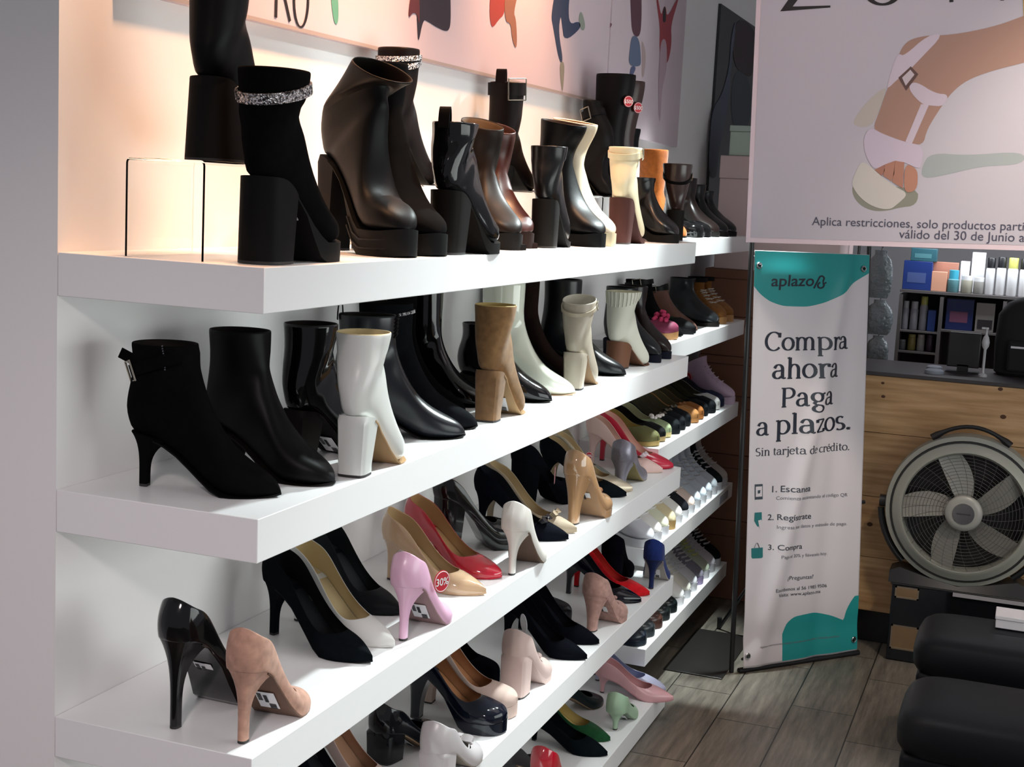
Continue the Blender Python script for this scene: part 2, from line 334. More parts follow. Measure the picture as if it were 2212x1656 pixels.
def pump(root, L=.215, H=.10, P=0, toe='point', heel='stiletto', up='leather', col=BLK, lining='c9ad84', solecol='8d7358', insole=None, topline=1., heelcol=None, heelfin=None, sticky=False, solefin='matte', back=.066, W=1.):
    wf = (lambda u: TOES[toe](u)*W); zb = sole_z(H, P); m = LM(col, up); ml = LM(lining, 'matte'); ms = LM(solecol, solefin)
    hd = pchip([(0, .095), (.15, .093), (.3, .079), (.45, .061), (.6, .052), (.72, .043), (.85, .032), (.93, .022), (1, .009)])
    if toe == 'round': hd = pchip([(0, .095), (.15, .093), (.3, .079), (.45, .061), (.6, .054), (.72, .047), (.85, .040), (.93, .033), (1, .016)])
    b0 = back/.095
    rr = pchip([(0, b0), (.012, b0*.985), (.05, b0*.92), (.14, b0*.80), (.28, .58*topline), (.42, .56*topline), (.54, .62*topline), (.64, .78), (.70, .93), (.73, 1), (1, 1)])
    us = [0, .006, .02, .045, .08, .12, .17, .22, .28, .34, .40, .46, .52, .57, .62, .655, .685, .71, .73, .76, .80, .84, .88, .915, .945, .97, .985, .995, 1]
    K = 9; rings = []
    for u in us:
        z0 = zb(u); wd = wf(u); ph = math.asin(min(1, rr(u))); ring = []
        bk = max(0, 1-u/.17)**1.5
        half = []
        for i in range(K+1):
            a = ph*(1-i/K)
            zz = hd(u)*math.sin(a); yy = wd*max(0, math.cos(a))**.62*(1+.10*math.sin(min(a*1.4, PI/2)*2))*(1-.30*bk*(zz/.066)**1.5)
            fx = -.0075*math.sin(PI*min(1, zz/.058*.9))*bk + .007*(zz/.058)**2*bk
            half.append((u*L+fx, yy, z0+zz))
        ring = [(x, -y, z) for x, y, z in half] + [(x, y, z) for x, y, z in half[::-1]]
        rings.append(ring)
    b = MB(); n = len(rings[0])
    # open ribbon: left topline .. sole .. right topline; sole strip between the halves is left to the sole mesh
    V = [p for r in rings for p in r]; F = []
    for i in range(len(rings)-1):
        for j in range(n-1):
            if j == K: continue
            F.append((i*n+j, i*n+j+1, (i+1)*n+j+1, (i+1)*n+j))
    b.add(V, F)
    o = mesh('upper', b.V, b.F, [m, ml], root); fixnormals(o, 2e-4)
    # make normals face away from the shoe's middle
    me = o.data; c = sum(((p.normal.y*(1 if p.center.y > 0 else -1))*p.area for p in me.polygons))
    if c < 0: me.flip_normals()
    s = o.modifiers.new('thick', 'SOLIDIFY'); s.thickness = .0017; s.offset = -1; s.material_offset = 1; s.material_offset_rim = 0; s.use_even_offset = False
    ss = o.modifiers.new('smooth', 'SUBSURF'); ss.levels = 1; ss.render_levels = 1
    ib = MB(); rg = []
    for u in [.01, .03, .07, .12, .2, .3, .4, .5, .6, .68, .76, .84, .9]:
        rg.append([(u*L, -wf(u)*.9, zb(u)+.0025), (u*L, wf(u)*.9, zb(u)+.0025)])
    ib.rings(rg, False); ib.build('insole', LM(insole or lining, 'matte'), root)
    add_sole(root, L, zb, wf, P, ms if not P else LM(heelcol or col, heelfin or up), u0=0 if heel == 'none' else .16)
    if heel != 'none':
        add_heel(root, L, H+P, wf, heel, LM(heelcol or col, heelfin or up), tip_mat(), P, zb)
    if sticky: sticker(root, L, zb)
    return dict(zb=zb, L=L, wf=wf)
def boot(root, L=.235, H=.09, P=0, A=.14, toe='almond', heel='block', up='leather', col=BLK, lining='1a1512', solecol='141210', xf=None, xb=0., sw=.042, heelcol=None, heelfin=None, lug=0, soleth=.003, solefin='matte', low=False, tilt=0., fat=1., toe_h=1., wedge=False, rim=None, W=1., hs=1., lean=0.):
    """closed shoe: sections swing from the toe round the instep into the shaft"""
    wf = (lambda u: TOES[toe](u)*W); zb = sole_z(H, P); m = LM(col, up); ml = LM(lining, 'matte'); HP = H+P
    U = [1, .99, .965, .92, .85, .76, .66, .54, .42, .30, .19, .10, .012]
    XF = [1.0, .988, .958, .905, .825, .735, .645, .570, .520, .487, .468, .456, .448]
    DZ = [.008, .016, .026, .035, .045, .054, .063, .071, .077, .082, .087, .092, .098]
    HK = [0, 0, 0, 0, .0, .03, .14, .36, .60, .78, .90, .97, 1.0]
    st = []
    for u, x, dz, hk in zip(U, XF, DZ, HK):
        zf = P + H*hk + dz*(toe_h if u > .8 else 1)
        wd = wf(u); x += lean/L*max(0, min(1, (.7-u)/.6))
        if u < .15: wd = .029*W
        st.append(((x*L, zf), (u*L, zb(u)), max(wd, .0012), 1 if u > .12 else .5))
    X2 = .436*L+lean
    st.append(((.443*L+lean, HP+.105), (-.005, HP+.018), .0305, 0)); st.append(((.439*L+lean, HP+.113), (-.0095, HP+.038), .0352, 0)); st.append(((X2, HP+.122), (-.005, HP+.062), .0375, 0))
    nfoot = len(st)
    if not low:
        x1 = (min(xf, .105) if xf is not None and A < .2 and L < .24 else xf if xf is not None else .44*L); zt = HP+A; n = 7
        for i in range(1, n+1):
            t = i/n; e = t*t*(3-2*t)
            zfv = HP+.122+(zt+tilt-HP-.122)*t; zbv = HP+.062+(zt-HP-.062)*t
            wd = .0395*fat+(sw-.0395*fat)*e
            xbm = -.005*(1-t)+xb*t + .005*math.sin(PI*t)
            st.append(((X2+(x1-X2)*e, zfv), (xbm, zbv), wd, 0))
    N = 26; rings = []; info = []
    for (F, B, wd, fl) in st:
        c = Vector(((F[0]+B[0])/2, 0, (F[1]+B[1])/2)); e1 = Vector(((F[0]-B[0])/2, 0, (F[1]-B[1])/2)); ring = []
        for k in range(N):
            a = 2*PI*k/N; cs, sn = math.cos(a), math.sin(a)
            if fl and cs < 0:
                ex = abs(cs)**(1-.35*fl); ey = abs(sn)**(1-.5*fl)
            else: ex = abs(cs)**.92; ey = abs(sn)**(.95 if not fl else .8)
            v = c+e1*(ex*(1 if cs >= 0 else -1)); ring.append((v.x, wd*ey*(1 if sn >= 0 else -1), v.z))
        rings.append(ring); info.append((c, e1, wd))
    b = MB(); b.rings(rings, True, True, False)
    o = mesh('upper', b.V, b.F, [m, ml], root); fixnormals(o)
    vol = sum(p.normal.dot(p.center-Vector((.3*L, 0, HP*.6+.05)))*p.area for p in o.data.polygons)
    if vol < 0: o.data.flip_normals()
    s = o.modifiers.new('thick', 'SOLIDIFY'); s.thickness = .0028; s.offset = -1; s.material_offset = 1; s.material_offset_rim = 1 if rim else 0; s.use_even_offset = False
    ss = o.modifiers.new('smooth', 'SUBSURF'); ss.levels = 1; ss.render_levels = 1
    add_sole(root, L, zb, wf, P if P else 0, LM(solecol, solefin), t=soleth, k=1.02, lug=lug, u0=0 if heel == 'none' or soleth > .01 else .16)
    if heel != 'none': add_heel(root, L, HP, wf, heel, LM(heelcol or solecol, heelfin or solefin), tip_mat(), P, zb, hs)
    d = dict(zb=zb, L=L, wf=wf, st=st, info=info, nf=nfoot, top=(st[-1]), H=HP)
    return d
def ring_at(d, t):
    """shaft section at t (0 ankle .. 1 top edge)"""
    i0 = d['nf']-1; n = len(d['info'])-1-i0; f = i0+t*n; i = min(int(f), len(d['info'])-2); q = f-i
    c0, e0, w0 = d['info'][i]; c1, e1, w1 = d['info'][i+1]
    return c0.lerp(c1, q), e0.lerp(e1, q), w0+(w1-w0)*q
def strap(root, d, t, m, hb=.014, th=.0022, name='strap', a0=0, a1=2*PI, buckle=None, bump=0):
    c, e, wd = ring_at(d, t); nrm = Vector((-e.z, 0, e.x)).normalized(); rings = []; n = 40 if not bump else 90
    for k in range(n+1):
        a = a0+(a1-a0)*k/n; cs, sn = math.cos(a), math.sin(a); r_ = 1
        ex = abs(cs)**.92*(1 if cs >= 0 else -1); ey = abs(sn)**.95*(1 if sn >= 0 else -1); pts = []
        bb = th*(1+bump*(k % 2))
        for off, h in ((.0004, -hb/2), (bb, -hb/2), (bb, hb/2), (.0004, hb/2)):
            sc = 1+off/e.length; sw = (wd+off)
            p = c+e*(ex*sc)+nrm*h; pts.append((p.x, sw*ey, p.z))
        rings.append(pts)
    o = MB().rings(rings, True, True, True).build(name, m, root, angle=30)
    if buckle is not None:
        a = buckle; cs, sn = math.cos(a), math.sin(a); off = th+.001
        p = c+e*(cs*(1+off/e.length)); y = (wd+off)*sn
        tx = Vector((-e.x*sn, wd*cs, -e.z*sn)).normalized(); o3 = Vector((p.x, y, p.z)); s = hb*.85
        pts = [o3+tx*s*aa+nrm*s*bb for aa, bb in ((-1, -1), (1, -1), (1, 1), (-1, 1))]
        MB().tube([p0.lerp(p1, q) for p0, p1 in zip(pts, pts[1:]+pts[:1]) for q in (0, .33, .66)], .0016, 6, True).build('buckle', LM('b8b0a0', 'metal'), o)
    return o
def pull_tab(root, d, m, h=.03, w=.02):
    F, B, wd, _ = d['top']; x = B[0]; z = B[1]; b = MB(); rg = []
    for i in range(13):
        a = PI*i/12; rg.append([(x+.004-.006*math.cos(a), -w/2, z-.012+(h+.006)*math.sin(a)), (x+.004-.006*math.cos(a), w/2, z-.012+(h+.006)*math.sin(a)),
                               (x+.004-.004*math.cos(a), w/2, z-.012+(h+.003)*math.sin(a)), (x+.004-.004*math.cos(a), -w/2, z-.012+(h+.003)*math.sin(a))])
    return b.rings(rg, True, True, True).build('pull_tab', m, root)
def zipper(root, d, m, side=-1, t0=.0, t1=1., r=.0012):
    pts = []
    for i in range(12):
        c, e, wd = ring_at(d, t0+(t1-t0)*i/11); a = side*PI*.55
        p = c+e*math.cos(a)*1.0; pts.append((p.x, (wd+.0005)*math.sin(a), p.z))
    return MB().tube(pts, r, 6).build('zip', m, root)
def laces(root, d, m, n=4, t0=.0, t1=.8, r=.0013, shoe=False):
    b = MB(); S = d['st']
    for i in range(n):
        if shoe:
            f = 5+4.2*i/max(1, n-1); k = int(f); q = f-k
            F0, F1 = S[k][0], S[min(k+1, len(S)-1)][0]; x = F0[0]+(F1[0]-F0[0])*q; z = F0[1]+(F1[1]-F0[1])*q; wd = S[k][2]*.5
        else:
            c, e, wd = ring_at(d, t0+(t1-t0)*i/max(1, n-1)); x = c.x+e.x; z = c.z+e.z; wd *= .45
        for sg in (-1, 1):
            b.tube([(x-.004, -wd*sg, z-.003), (x+.0018, -wd*.3*sg, z+.0012), (x+.0028, wd*.3*sg, z+.004), (x-.001, wd*sg, z+.004)], r, 6)
    return b.build('laces', m, root)
def put(name, label, cat, group, z, px, yaw, anchor, L, heel_x=.02):
    p = on_z(px[0], px[1], z) if len(px) == 2 else Vector((px[1], px[2], z)) if px[0] == 'w' else on_y(*px); a = R(yaw); d = Vector((math.cos(a), math.sin(a), 0))
    o = p - d*(0 if px[0] == 'w' else L if anchor == 't' else heel_x); o.z = z+.0004
    return thing(name, label, cat, o, a, group)
def PUMP(z, px, yaw, anchor, label, group, name='pump', cat='shoe', heel_x=.02, **k):
    L = k.get('L', .215); r_ = put(name, label, cat, group, z, px, yaw, anchor, L, heel_x); return r_, pump(r_, **k)
def BOOT(z, px, yaw, anchor, label, group, name='ankle_boot', cat='boot', heel_x=.02, **k):
    L = k.get('L', .235); r_ = put(name, label, cat, group, z, px, yaw, anchor, L, heel_x); return r_, boot(r_, **k)
# ------------------------------------------------------------------ acrylic risers on the top shelf
def acrylic():
    if 'acrylic' in MATS: return MATS['acrylic']
    m = mat('acrylic', (.96, .98, .97), .03, trans=1); m.node_tree.nodes['Principled BSDF'].inputs['IOR'].default_value = 1.2
    return m
def riser(x0, x1, y0, y1, z, h, label):
    """U-shaped clear plastic stand: two side legs bent down from the top plate"""
    t = thing('display_riser', label, 'stand', ((x0+x1)/2, (y0+y1)/2, z), 0, 'clear display risers')
    W, D, th, rr = (x1-x0)/2, (y1-y0)/2, .0035, .008; path = []
    for sx in (-1, 1):
        seg = [(sx*W, .0004), (sx*W, h-rr)] + [(sx*(W-rr+rr*math.cos(q*PI/8)), h-rr+rr*math.sin(q*PI/8)) for q in (1, 2, 3, 4)]
        path += seg if sx < 0 else seg[::-1]
    inner = []
    for x, zz in path: inner.append((x*(1-th/W), min(zz, h-th) if abs(x) < W-1e-5 else zz))
    outer = path; rg = [[(a[0], -D, a[1]), (a[0], D, a[1]), (b[0], D, b[1]), (b[0], -D, b[1])] for a, b in zip(outer, inner)]
    MB().rings(rg, True, True, True).build('bent_plate', acrylic(), t, angle=30)
    return t
ZT = ZA[0]
riser(.105, .236, .015, .18, ZT, .140, 'clear acrylic riser at the near end holding a tall black boot')
riser(.03, .13, .84, .99, ZT, .125, 'clear acrylic riser behind the big platform boot')
riser(.02, .125, 1.51, 1.70, ZT, .125, 'clear acrylic riser behind the brown lug sole boots')
riser(.02, .15, 2.17, 2.528, ZT, .125, 'clear acrylic riser behind the cream boot with brown heel')
G = 'boots on the top shelf'
RH = LM('c9c6cc', 'rhinestone')
# near riser: tall boot seen from the back
r, d = BOOT(ZT+.140, ('w', .192, .07), 96, 'h', 'tall black boot on the clear riser, shaft running out of the frame', G, 'tall_boot', heel_x=.03, L=.23, H=.105, P=.012, A=.34, heel='chunky', hs=1.3, toe='round', sw=.05, xb=-.004, xf=.115, soleth=.012)
sticker(r, .23, d['zb'], .5)
# platform boot with rhinestone strap
r, d = BOOT(ZT, ('w', .296, .045), 95, 'h', 'black suede platform boot with a sparkling strap, nearest on the top shelf', G, 'platform_boot', heel_x=.03, L=.24, H=.092, P=.028, A=.152, heel='chunky', hs=1.2, toe='round', up='suede', sw=.049, xb=-.004, xf=.112, solecol='0a0a0a', fat=1.12, W=1.05)
strap(r, d, .50, RH, .015, .004, 'rhinestone_strap', bump=.25); sticker(r, .24, d['zb'], .50, .04, .05)
# large platform boot, side on
r, d = BOOT(ZT, ('w', .108, .602), -28, 'h', 'big black leather platform boot, toe over the shelf edge, shaft leaning back', G, 'platform_boot', L=.25, H=.125, P=.042, A=.172, heel='block', toe='round', up='leather', sw=.05, xb=.105, xf=.215, tilt=-.05, fat=1.3, lean=.055, solecol='0a0a0b', toe_h=1.2)
b = MB(); wf = d['wf']
for zz in (.012, .027):
    pts = [(u*.245*1.012-.001, -wf(u)*1.05, zz+d['zb'](u)-.042) for u in (.5, .6, .7, .8, .88, .94, .975, .995)] + [(u*.245*1.012-.001, wf(u)*1.05, zz+d['zb'](u)-.042) for u in (.995, .975, .94, .88, .8, .7, .6, .5)]
    b.tube(pts, .0016, 6)
b.build('sole_rib', LM('101012', 'leather'), r)
r, d = BOOT(ZT, ('w', .125, .70), -26, 'h', 'black suede platform boot standing just behind the big leather one', G, 'platform_boot', L=.235, H=.12, P=.035, A=.185, heel='block', toe='round', up='suede', sw=.045, xf=.115, solecol='0a0a0a')
sticker(r, .235, d['zb'], .5)
r, d = BOOT(ZT+.125, ('w', .078, .90), 88, 'h', 'dark boot with double rhinestone ankle straps, raised behind the platform boots', G, 'ankle_boot', L=.18, H=.085, A=.185, heel='block', toe='round', up='leather', sw=.043, col='120a08')
strap(r, d, .66, RH, .012, .003, 'rhinestone_strap', bump=.25); strap(r, d, .80, RH, .010, .0035, 'rhinestone_strap', bump=.25)
# patent block heel with tab
r, d = BOOT(ZT, (962, 549), 88, 'h', 'glossy black block heel boot with a loop tab, beside the brown lug boots', G, 'ankle_boot', heel_x=.03, L=.215, H=.095, P=.02, A=.125, heel='chunky', toe='round', up='patent', sw=.041, xf=.10)
pull_tab(r, d, LM(BLK, 'matte'), .032, .022); sticker(r, .225, d['zb'], .5, .036, .05)
for (px, yw, c, lab, so) in (((1106, 541), -42, '17100c', 'very dark brown boot with chunky lug sole, left of the reddish brown one', '0c0b0a'), ((1132, 537), -42, '3a150c', 'reddish brown boot with chunky lug sole, right of the darker one', '1c0d08')):
    r, d = BOOT(ZT, px, yw, 't', lab, G, 'lug_sole_boot', L=.225, W=.92, H=.045, P=.03, A=.205, heel='chunky', toe='round', up='leather', col=c, sw=.045, xf=.11, tilt=-.03, lug=.012, solecol=so, lining='5a4630' if c == '17100c' else '4a2416', soleth=.02)
r, d = BOOT(ZT+.125, ('w', .072, 1.525), 90, 'h', 'dark brown strapped boot with a pull loop, raised behind the brown boots', G, 'ankle_boot', L=.20, H=.06, A=.20, heel='block', toe='round', col='140b09', sw=.042)
pull_tab(r, d, LM('160c0a', 'matte'), .035, .026); strap(r, d, .86, LM('120a08'), .03, .004, buckle=-2.2)
r, d = BOOT(ZT, ('w', .275, 1.30), 97, 'h', 'black boot with back zip and block heel, seen from behind', G, 'ankle_boot', L=.19, H=.095, P=.012, A=.12, heel='chunky', up='satin', sw=.042)
zipper(r, d, LM('8d8d92', 'metal'), -1)
r, d = BOOT(ZT, ('w', .142, 1.665), -28, 'h', 'black square platform boot in front of the cream twin', G, 'platform_boot', L=.22, W=.96, H=.075, P=.028, A=.205, heel='block', toe='round', sw=.046, xf=.135, tilt=-.02, lining='3a2418', soleth=.02, solecol='0b0b0b')
r, d = BOOT(ZT, ('w', .135, 1.775), -28, 'h', 'cream platform boot standing behind the black one', G, 'platform_boot', L=.22, W=.96, H=.075, P=.028, A=.215, heel='block', toe='round', col='cfc0a6', sw=.046, xf=.135, tilt=-.02, lining='7a4a26', solecol='c0b090', soleth=.02)
r, d = BOOT(ZT+.125, ('w', .058, 2.225), 0, 'h', 'black buckled boot raised behind the cream platform boot', G, 'ankle_boot', L=.115, lean=.045, H=.05, A=.22, heel='block', toe='round', sw=.047, W=.95)
strap(r, d, .7, LM(BLK), .02, .003, buckle=-1.9)
r, d = BOOT(ZT+.125, ('w', .058, 2.328), 0, 'h', 'tall black boot with a red price tag on its shaft', G, 'tall_boot', L=.115, lean=.045, H=.05, A=.305, heel='block', toe='round', sw=.047, xf=.12, W=.95)
red_tag(r, (.112, -.034, .275), R(48), .016, '$500')
r, d = BOOT(ZT+.125, ('w', .058, 2.432), 0, 'h', 'tall reddish brown boot with a red price tag on its shaft', G, 'tall_boot', L=.115, lean=.045, H=.05, A=.295, heel='block', toe='round', sw=.045, W=.95, col='2c130c', xf=.12)
red_tag(r, (.112, -.032, .265), R(48), .016, '$500')
r, d = BOOT(ZT, ('w', .276, 1.90), 96, 'h', 'cream ankle boot with strap and tall brown block heel', G, 'ankle_boot', heel_x=.035, L=.225, H=.108, P=.012, A=.135, heel='chunky', toe='round', col='cdbf9f', sw=.045, solecol='3a1710', xf=.10)
strap(r, d, .62, LM('cbbd9d'), .016, .003, buckle=-1.5)
r, d = BOOT(ZT, ('w', .178, 2.352), -20, 'h', 'black chelsea boot with shiny toe near the end of the top shelf', G, 'chelsea_boot', L=.172, W=.9, H=.035, P=.02, A=.13, heel='block', toe='round', up='satin', sw=.042, soleth=.015)
r, d = BOOT(ZT+.125, ('w', .058, 2.52), 0, 'h', 'short black boot raised behind the shiny chelsea boot', G, 'ankle_boot', L=.115, lean=.035, H=.05, A=.16, heel='block', toe='almond', sw=.038, xf=.09, W=.85, up='leather', col='0a0c10')
r, d = BOOT(ZT+.0026, ('w', .300, 2.428), 110, 'h', 'two-tone black and brown ankle boot at the far end of the near top shelf', G, 'ankle_boot', heel_x=.035, L=.18, H=.08, P=.01, A=.14, heel='chunky', toe='round', W=.85, col='2b1a14', up='satin', sw=.045, xf=.1)
strap(r, d, .25, LM(BLK, 'leather'), .01, .003, buckle=-1.6)
# far top shelf
G = 'dark footwear on the far top shelf'; z = ZB[0]
r, d = BOOT(z, ('w', .03, 3.0), -30, 'h', 'tan suede boot with a red tag on the far top shelf', G, L=.22, H=.05, A=.24, heel='block', col='8a4a1c', up='suede', sw=.048)
red_tag(r, (.055, -.052, .10), R(10), .016, '50%')
for i, (px, lab) in enumerate(((('w', .045, 3.13), 'low black patent shoe in front of the tan boot'), (('w', .045, 3.25), 'low black patent shoe in the middle of the far top shelf'))):
    r, d = PUMP(z, px, -28, 't', lab, G, 'loafer', L=.22, H=.02, P=.01, toe='round', heel='none', up='patent', lining='1a1a1a')
for px, lab, a, c in ((('w', .045, 3.39), 'dark brown ankle boot between tan boot and glossy chelsea boots', .17, '150c0a'), (('w', .045, 3.54), 'first glossy black chelsea boot at the end of the far top shelf', .15, BLK), (('w', .045, 3.69), 'last glossy black chelsea boot, half behind the hanging poster', .13, '0b0d12')):
    r, d = BOOT(z, px, -30, 't', lab, G, 'chelsea_boot', L=.225, H=.025, P=.012, A=a, heel='block', toe='round', up='satin', col=c, sw=.042, soleth=.012)

# ---------------- second shelf
G = 'boots on the second shelf'; z = ZA[1]
r, d = BOOT(z, (607, 1074), 12, 't', 'black suede stiletto bootie with a back buckle strap, nearest on the second shelf', G, 'stiletto_bootie', L=.235, H=.082, A=.138, toe='point', heel='stiletto', up='suede', sw=.047, xf=.098, heelfin='suede', solecol=BLK)
strap(r, d, .42, LM(BLK, 'suede'), .018, .0035, buckle=-2.6, a0=R(60), a1=R(310))
c, e, wd = ring_at(d, .5); tl = MB().box(-.026, .0, -.001, .001, -.008, .008).build('strap_tail', LM(BLK, 'suede'), r, smooth=False); tl.location = (c.x-e.length+.012, -.022, c.z-.004); tl.rotation_euler = (0, R(24), 0)
b = MB()
for i in range(11):
    c, e, wd = ring_at(d, 1-i/10.5); b.box(c.x+.30*e.x-.001, c.x+.30*e.x+.001, -wd*.965-.0008, -wd*.965+.002, c.z+.30*e.z-.001, c.z+.30*e.z+.001)
b.build('stud_row', LM('77777a', 'metal'), r, smooth=False)
r, d = BOOT(z, (722, 1049), -4, 't', 'smooth black leather pointed bootie behind the suede stiletto bootie', G, 'pointed_bootie', L=.235, H=.07, A=.16, toe='almond', heel='block', up='leather', sw=.046, xf=.1)
r, d = BOOT(z, (640, 1000), 82, 'h', 'black patent block heel bootie with creased shine, third from the left', G, 'ankle_boot', L=.22, H=.09, A=.145, heel='block', up='patent', sw=.044)
sticker(r, .22, d['zb'], .5)
r, d = BOOT(z, (764, 1026), 97, 'h', 'white leather block heel bootie, the nearest white one', G, 'ankle_boot', heel_x=.026, L=.225, H=.098, A=.135, heel='block', up='satin', col='d9dad6', sw=.044, lining='d8c79c', solecol='b08e66', heelcol='d4d6d2', heelfin='satin', xf=.1, rim=1)
r, d = BOOT(z, (1005, 944), 30, 't', 'black lace-up bootie with pull loop and grey shine on its toe', G, 'lace_up_bootie', L=.25, H=.07, A=.16, heel='block', up='satin', col='15171c', sw=.045)
pull_tab(r, d, LM(BLK, 'matte'), .034, .026); laces(r, d, LM(BLK, 'matte'), 6, .0, .9, .0018)
r, d = BOOT(z, ('w', .092, .776), 28, 'h', 'black suede bootie with a thin rhinestone band at the ankle', G, 'pointed_bootie', L=.245, H=.07, A=.175, heel='block', up='suede', col='101114', sw=.045)
strap(r, d, .70, RH, .006, .003, 'rhinestone_band', bump=.3)
r, d = BOOT(z, ('w', .022, .985), 10, 'h', 'plain black suede bootie half behind the brown suede one', G, 'ankle_boot', L=.21, H=.06, A=.19, heel='block', up='suede', sw=.046)
zipper(r, d, LM('33343a', 'metal'), -1)
r, d = BOOT(z, ('w', .022, 1.135), 8, 'h', 'tall black bootie with patent cuff behind the brown suede bootie', G, 'ankle_boot', L=.20, H=.05, A=.225, heel='block', up='patent', sw=.046)
r, d = BOOT(z, ('w', .292, .962), 94, 'h', 'brown suede block heel bootie with a cream lining', G, 'ankle_boot', heel_x=.026, L=.22, H=.105, A=.135, heel='block', up='suede', col='80603f', sw=.043, lining='d2b878', heelfin='suede', heelcol='7a5c40', solecol='a58660', xf=.095, rim=1)
sticker(r, .22, d['zb'], .5)
r, d = BOOT(z, ('w', .098, 1.292), 8, 'h', 'black patent toe showing below the white patent bootie', G, 'ankle_boot', L=.22, H=.05, A=.12, heel='block', up='patent', sw=.04)
r, d = BOOT(z, ('w', .098, 1.405), 17, 'h', 'white patent pointed bootie in the middle of the second shelf', G, 'pointed_bootie', L=.235, H=.07, A=.19, toe='point', heel='block', up='patent', col='d8dccb', sw=.042, lining='d0c8b0', solecol='c9a888')
r, d = BOOT(z, ('w', .022, 1.645), 4, 'h', 'black bootie with a ring zip puller behind the beige one', G, 'ankle_boot', L=.20, H=.06, A=.18, heel='block', up='suede', sw=.043)
zipper(r, d, LM('55565a', 'metal'), -1)
r, d = BOOT(z, ('w', .022, 1.772), 0, 'h', 'dark brown boot with a wire loop at its back', G, 'ankle_boot', L=.20, H=.06, A=.20, heel='block', up='suede', col='1c1210', sw=.042)
pull_tab(r, d, LM(BLK, 'matte'), .03, .006)
r, d = BOOT(z, ('w', .288, 1.545), 98, 'h', 'beige leather block heel bootie with pale tongue', G, 'ankle_boot', heel_x=.026, L=.215, H=.09, A=.12, heel='block', up='leather', col='a89e8e', sw=.042, lining='d6cfbf', heelcol='a89e8e', heelfin='leather', solecol='8f7356', xf=.095, rim=1, tilt=.02)
strap(r, d, .55, LM('aca08c'), .01, .003, buckle=-1.4)
r, d = BOOT(z, (1352, 812), 10, 't', 'black boot with shiny toe between beige and white booties', G, 'chelsea_boot', L=.235, H=.05, A=.2, heel='block', up='satin', sw=.045, col='0a0c0f')
r, d = BOOT(z, (1330, 795), 82, 'h', 'white ribbed knit bootie with brown wedge heel', G, 'wedge_bootie', heel_x=.03, L=.22, H=.075, A=.14, heel='chunky', up='matte', col='d3d3c4', sw=.047, lining='ddd6b8', solecol='6b4632', xf=.105, rim=1)
b = MB()
for i in range(26):
    a = 2*PI*i/26; p = []
    for q in (.45, .6, .75, .9, .985):
        c, e, wd = ring_at(d, q); v = c+e*(abs(math.cos(a))**.92*(1 if math.cos(a) > 0 else -1)*1.012); p.append((v.x, (wd+.0006)*abs(math.sin(a))**.95*(1 if math.sin(a) > 0 else -1), v.z))
    b.tube(p, .0016, 5)
b.build('knit_rib', LM('d3d3c4', 'matte'), r)
for px, c, lab in (((1424, 784), '0c1014', 'near shiny black chelsea boot at the end of the second shelf'), ((1446, 776), '1a0d0b', 'far brown-black chelsea boot at the end of the second shelf')):
    r, d = BOOT(z, px, -32, 't', lab, G, 'chelsea_boot', L=.235, W=.95, H=.03, P=.018, A=.16, heel='block', toe='almond', up='satin', col=c, sw=.042, soleth=.016, solecol='0c0e1c')
# far second shelf
G = 'footwear on the far second shelf'; z = ZB[1]
r, d = PUMP(z, ('w', .04, 2.76), 0, 'h', 'cork-soled sandal with pink flowered upper', G, 'platform_sandal', 'sandal', L=.21, H=.03, P=.02, toe='round', heel='none', up='matte', col='6e2740', lining='241c30', heelcol='9a7045', heelfin='matte')
for i in range(9): pass
b = MB()
for i in range(16):
    a = random.random(); b.lathe([(0, .011), (.006, .009), (.009, .003), (.006, -.003), (0, -.004)], (.13+.05*random.random(), -.03+.06*a, .075-.02*abs(a-.5)*2+.012*random.random()), 7)
b.build('flower_trim', LM('b03058', 'matte'), r)
r, d = PUMP(z, ('w', .045, 2.99), 0, 'h', 'white-strapped black sandal beside the flowered one', G, 'sandal', 'sandal', L=.21, H=.03, P=.012, toe='almond', heel='none', up='matte', col='0d0d0f', lining='39523f')
r, d = BOOT(z, ('w', .03, 2.872), 0, 'h', 'black shoe with a square-buckled ankle strap behind the flowered sandal', G, 'ankle_boot', L=.21, H=.05, A=.13, heel='block', up='suede', sw=.04)
strap(r, d, .7, LM(BLK), .016, .003, buckle=-1.5)
r, d = BOOT(z, ('w', .025, 3.10), 0, 'h', 'brown woven bootie beside the grey ankle boot', G, 'ankle_boot', L=.21, H=.04, A=.10, heel='block', up='matte', col='55362a', sw=.04)
strap(r, d, .8, LM(BLK), .014, .003, buckle=-1.5)
r, d = BOOT(z, ('w', .045, 3.46), -30, 'h', 'dark grey ankle boot with a strap, on the far second shelf', G, 'ankle_boot', L=.235, H=.02, P=.012, A=.135, heel='block', toe='round', up='satin', col='14181b', sw=.042, soleth=.012)
for px, lab in ((('w', .055, 3.61), 'near tan hiking boot with white laces'), (('w', .055, 3.735), 'far tan hiking boot at the shelf end')):
    r, d = BOOT(z, px, -32, 't', lab, G, 'hiking_boot', L=.22, H=.015, P=.02, A=.12, heel='chunky', toe='round', up='suede', col='8a5a2a', sw=.044, soleth=.018, solecol='b08250')
    laces(r, d, LM('d8d8d0', 'matte'), 5, shoe=True); laces(r, d, LM('3a1a14', 'matte'), 4, .1, .9)
    strap(r, d, .93, LM('14110f', 'matte'), .016, .005, 'collar')

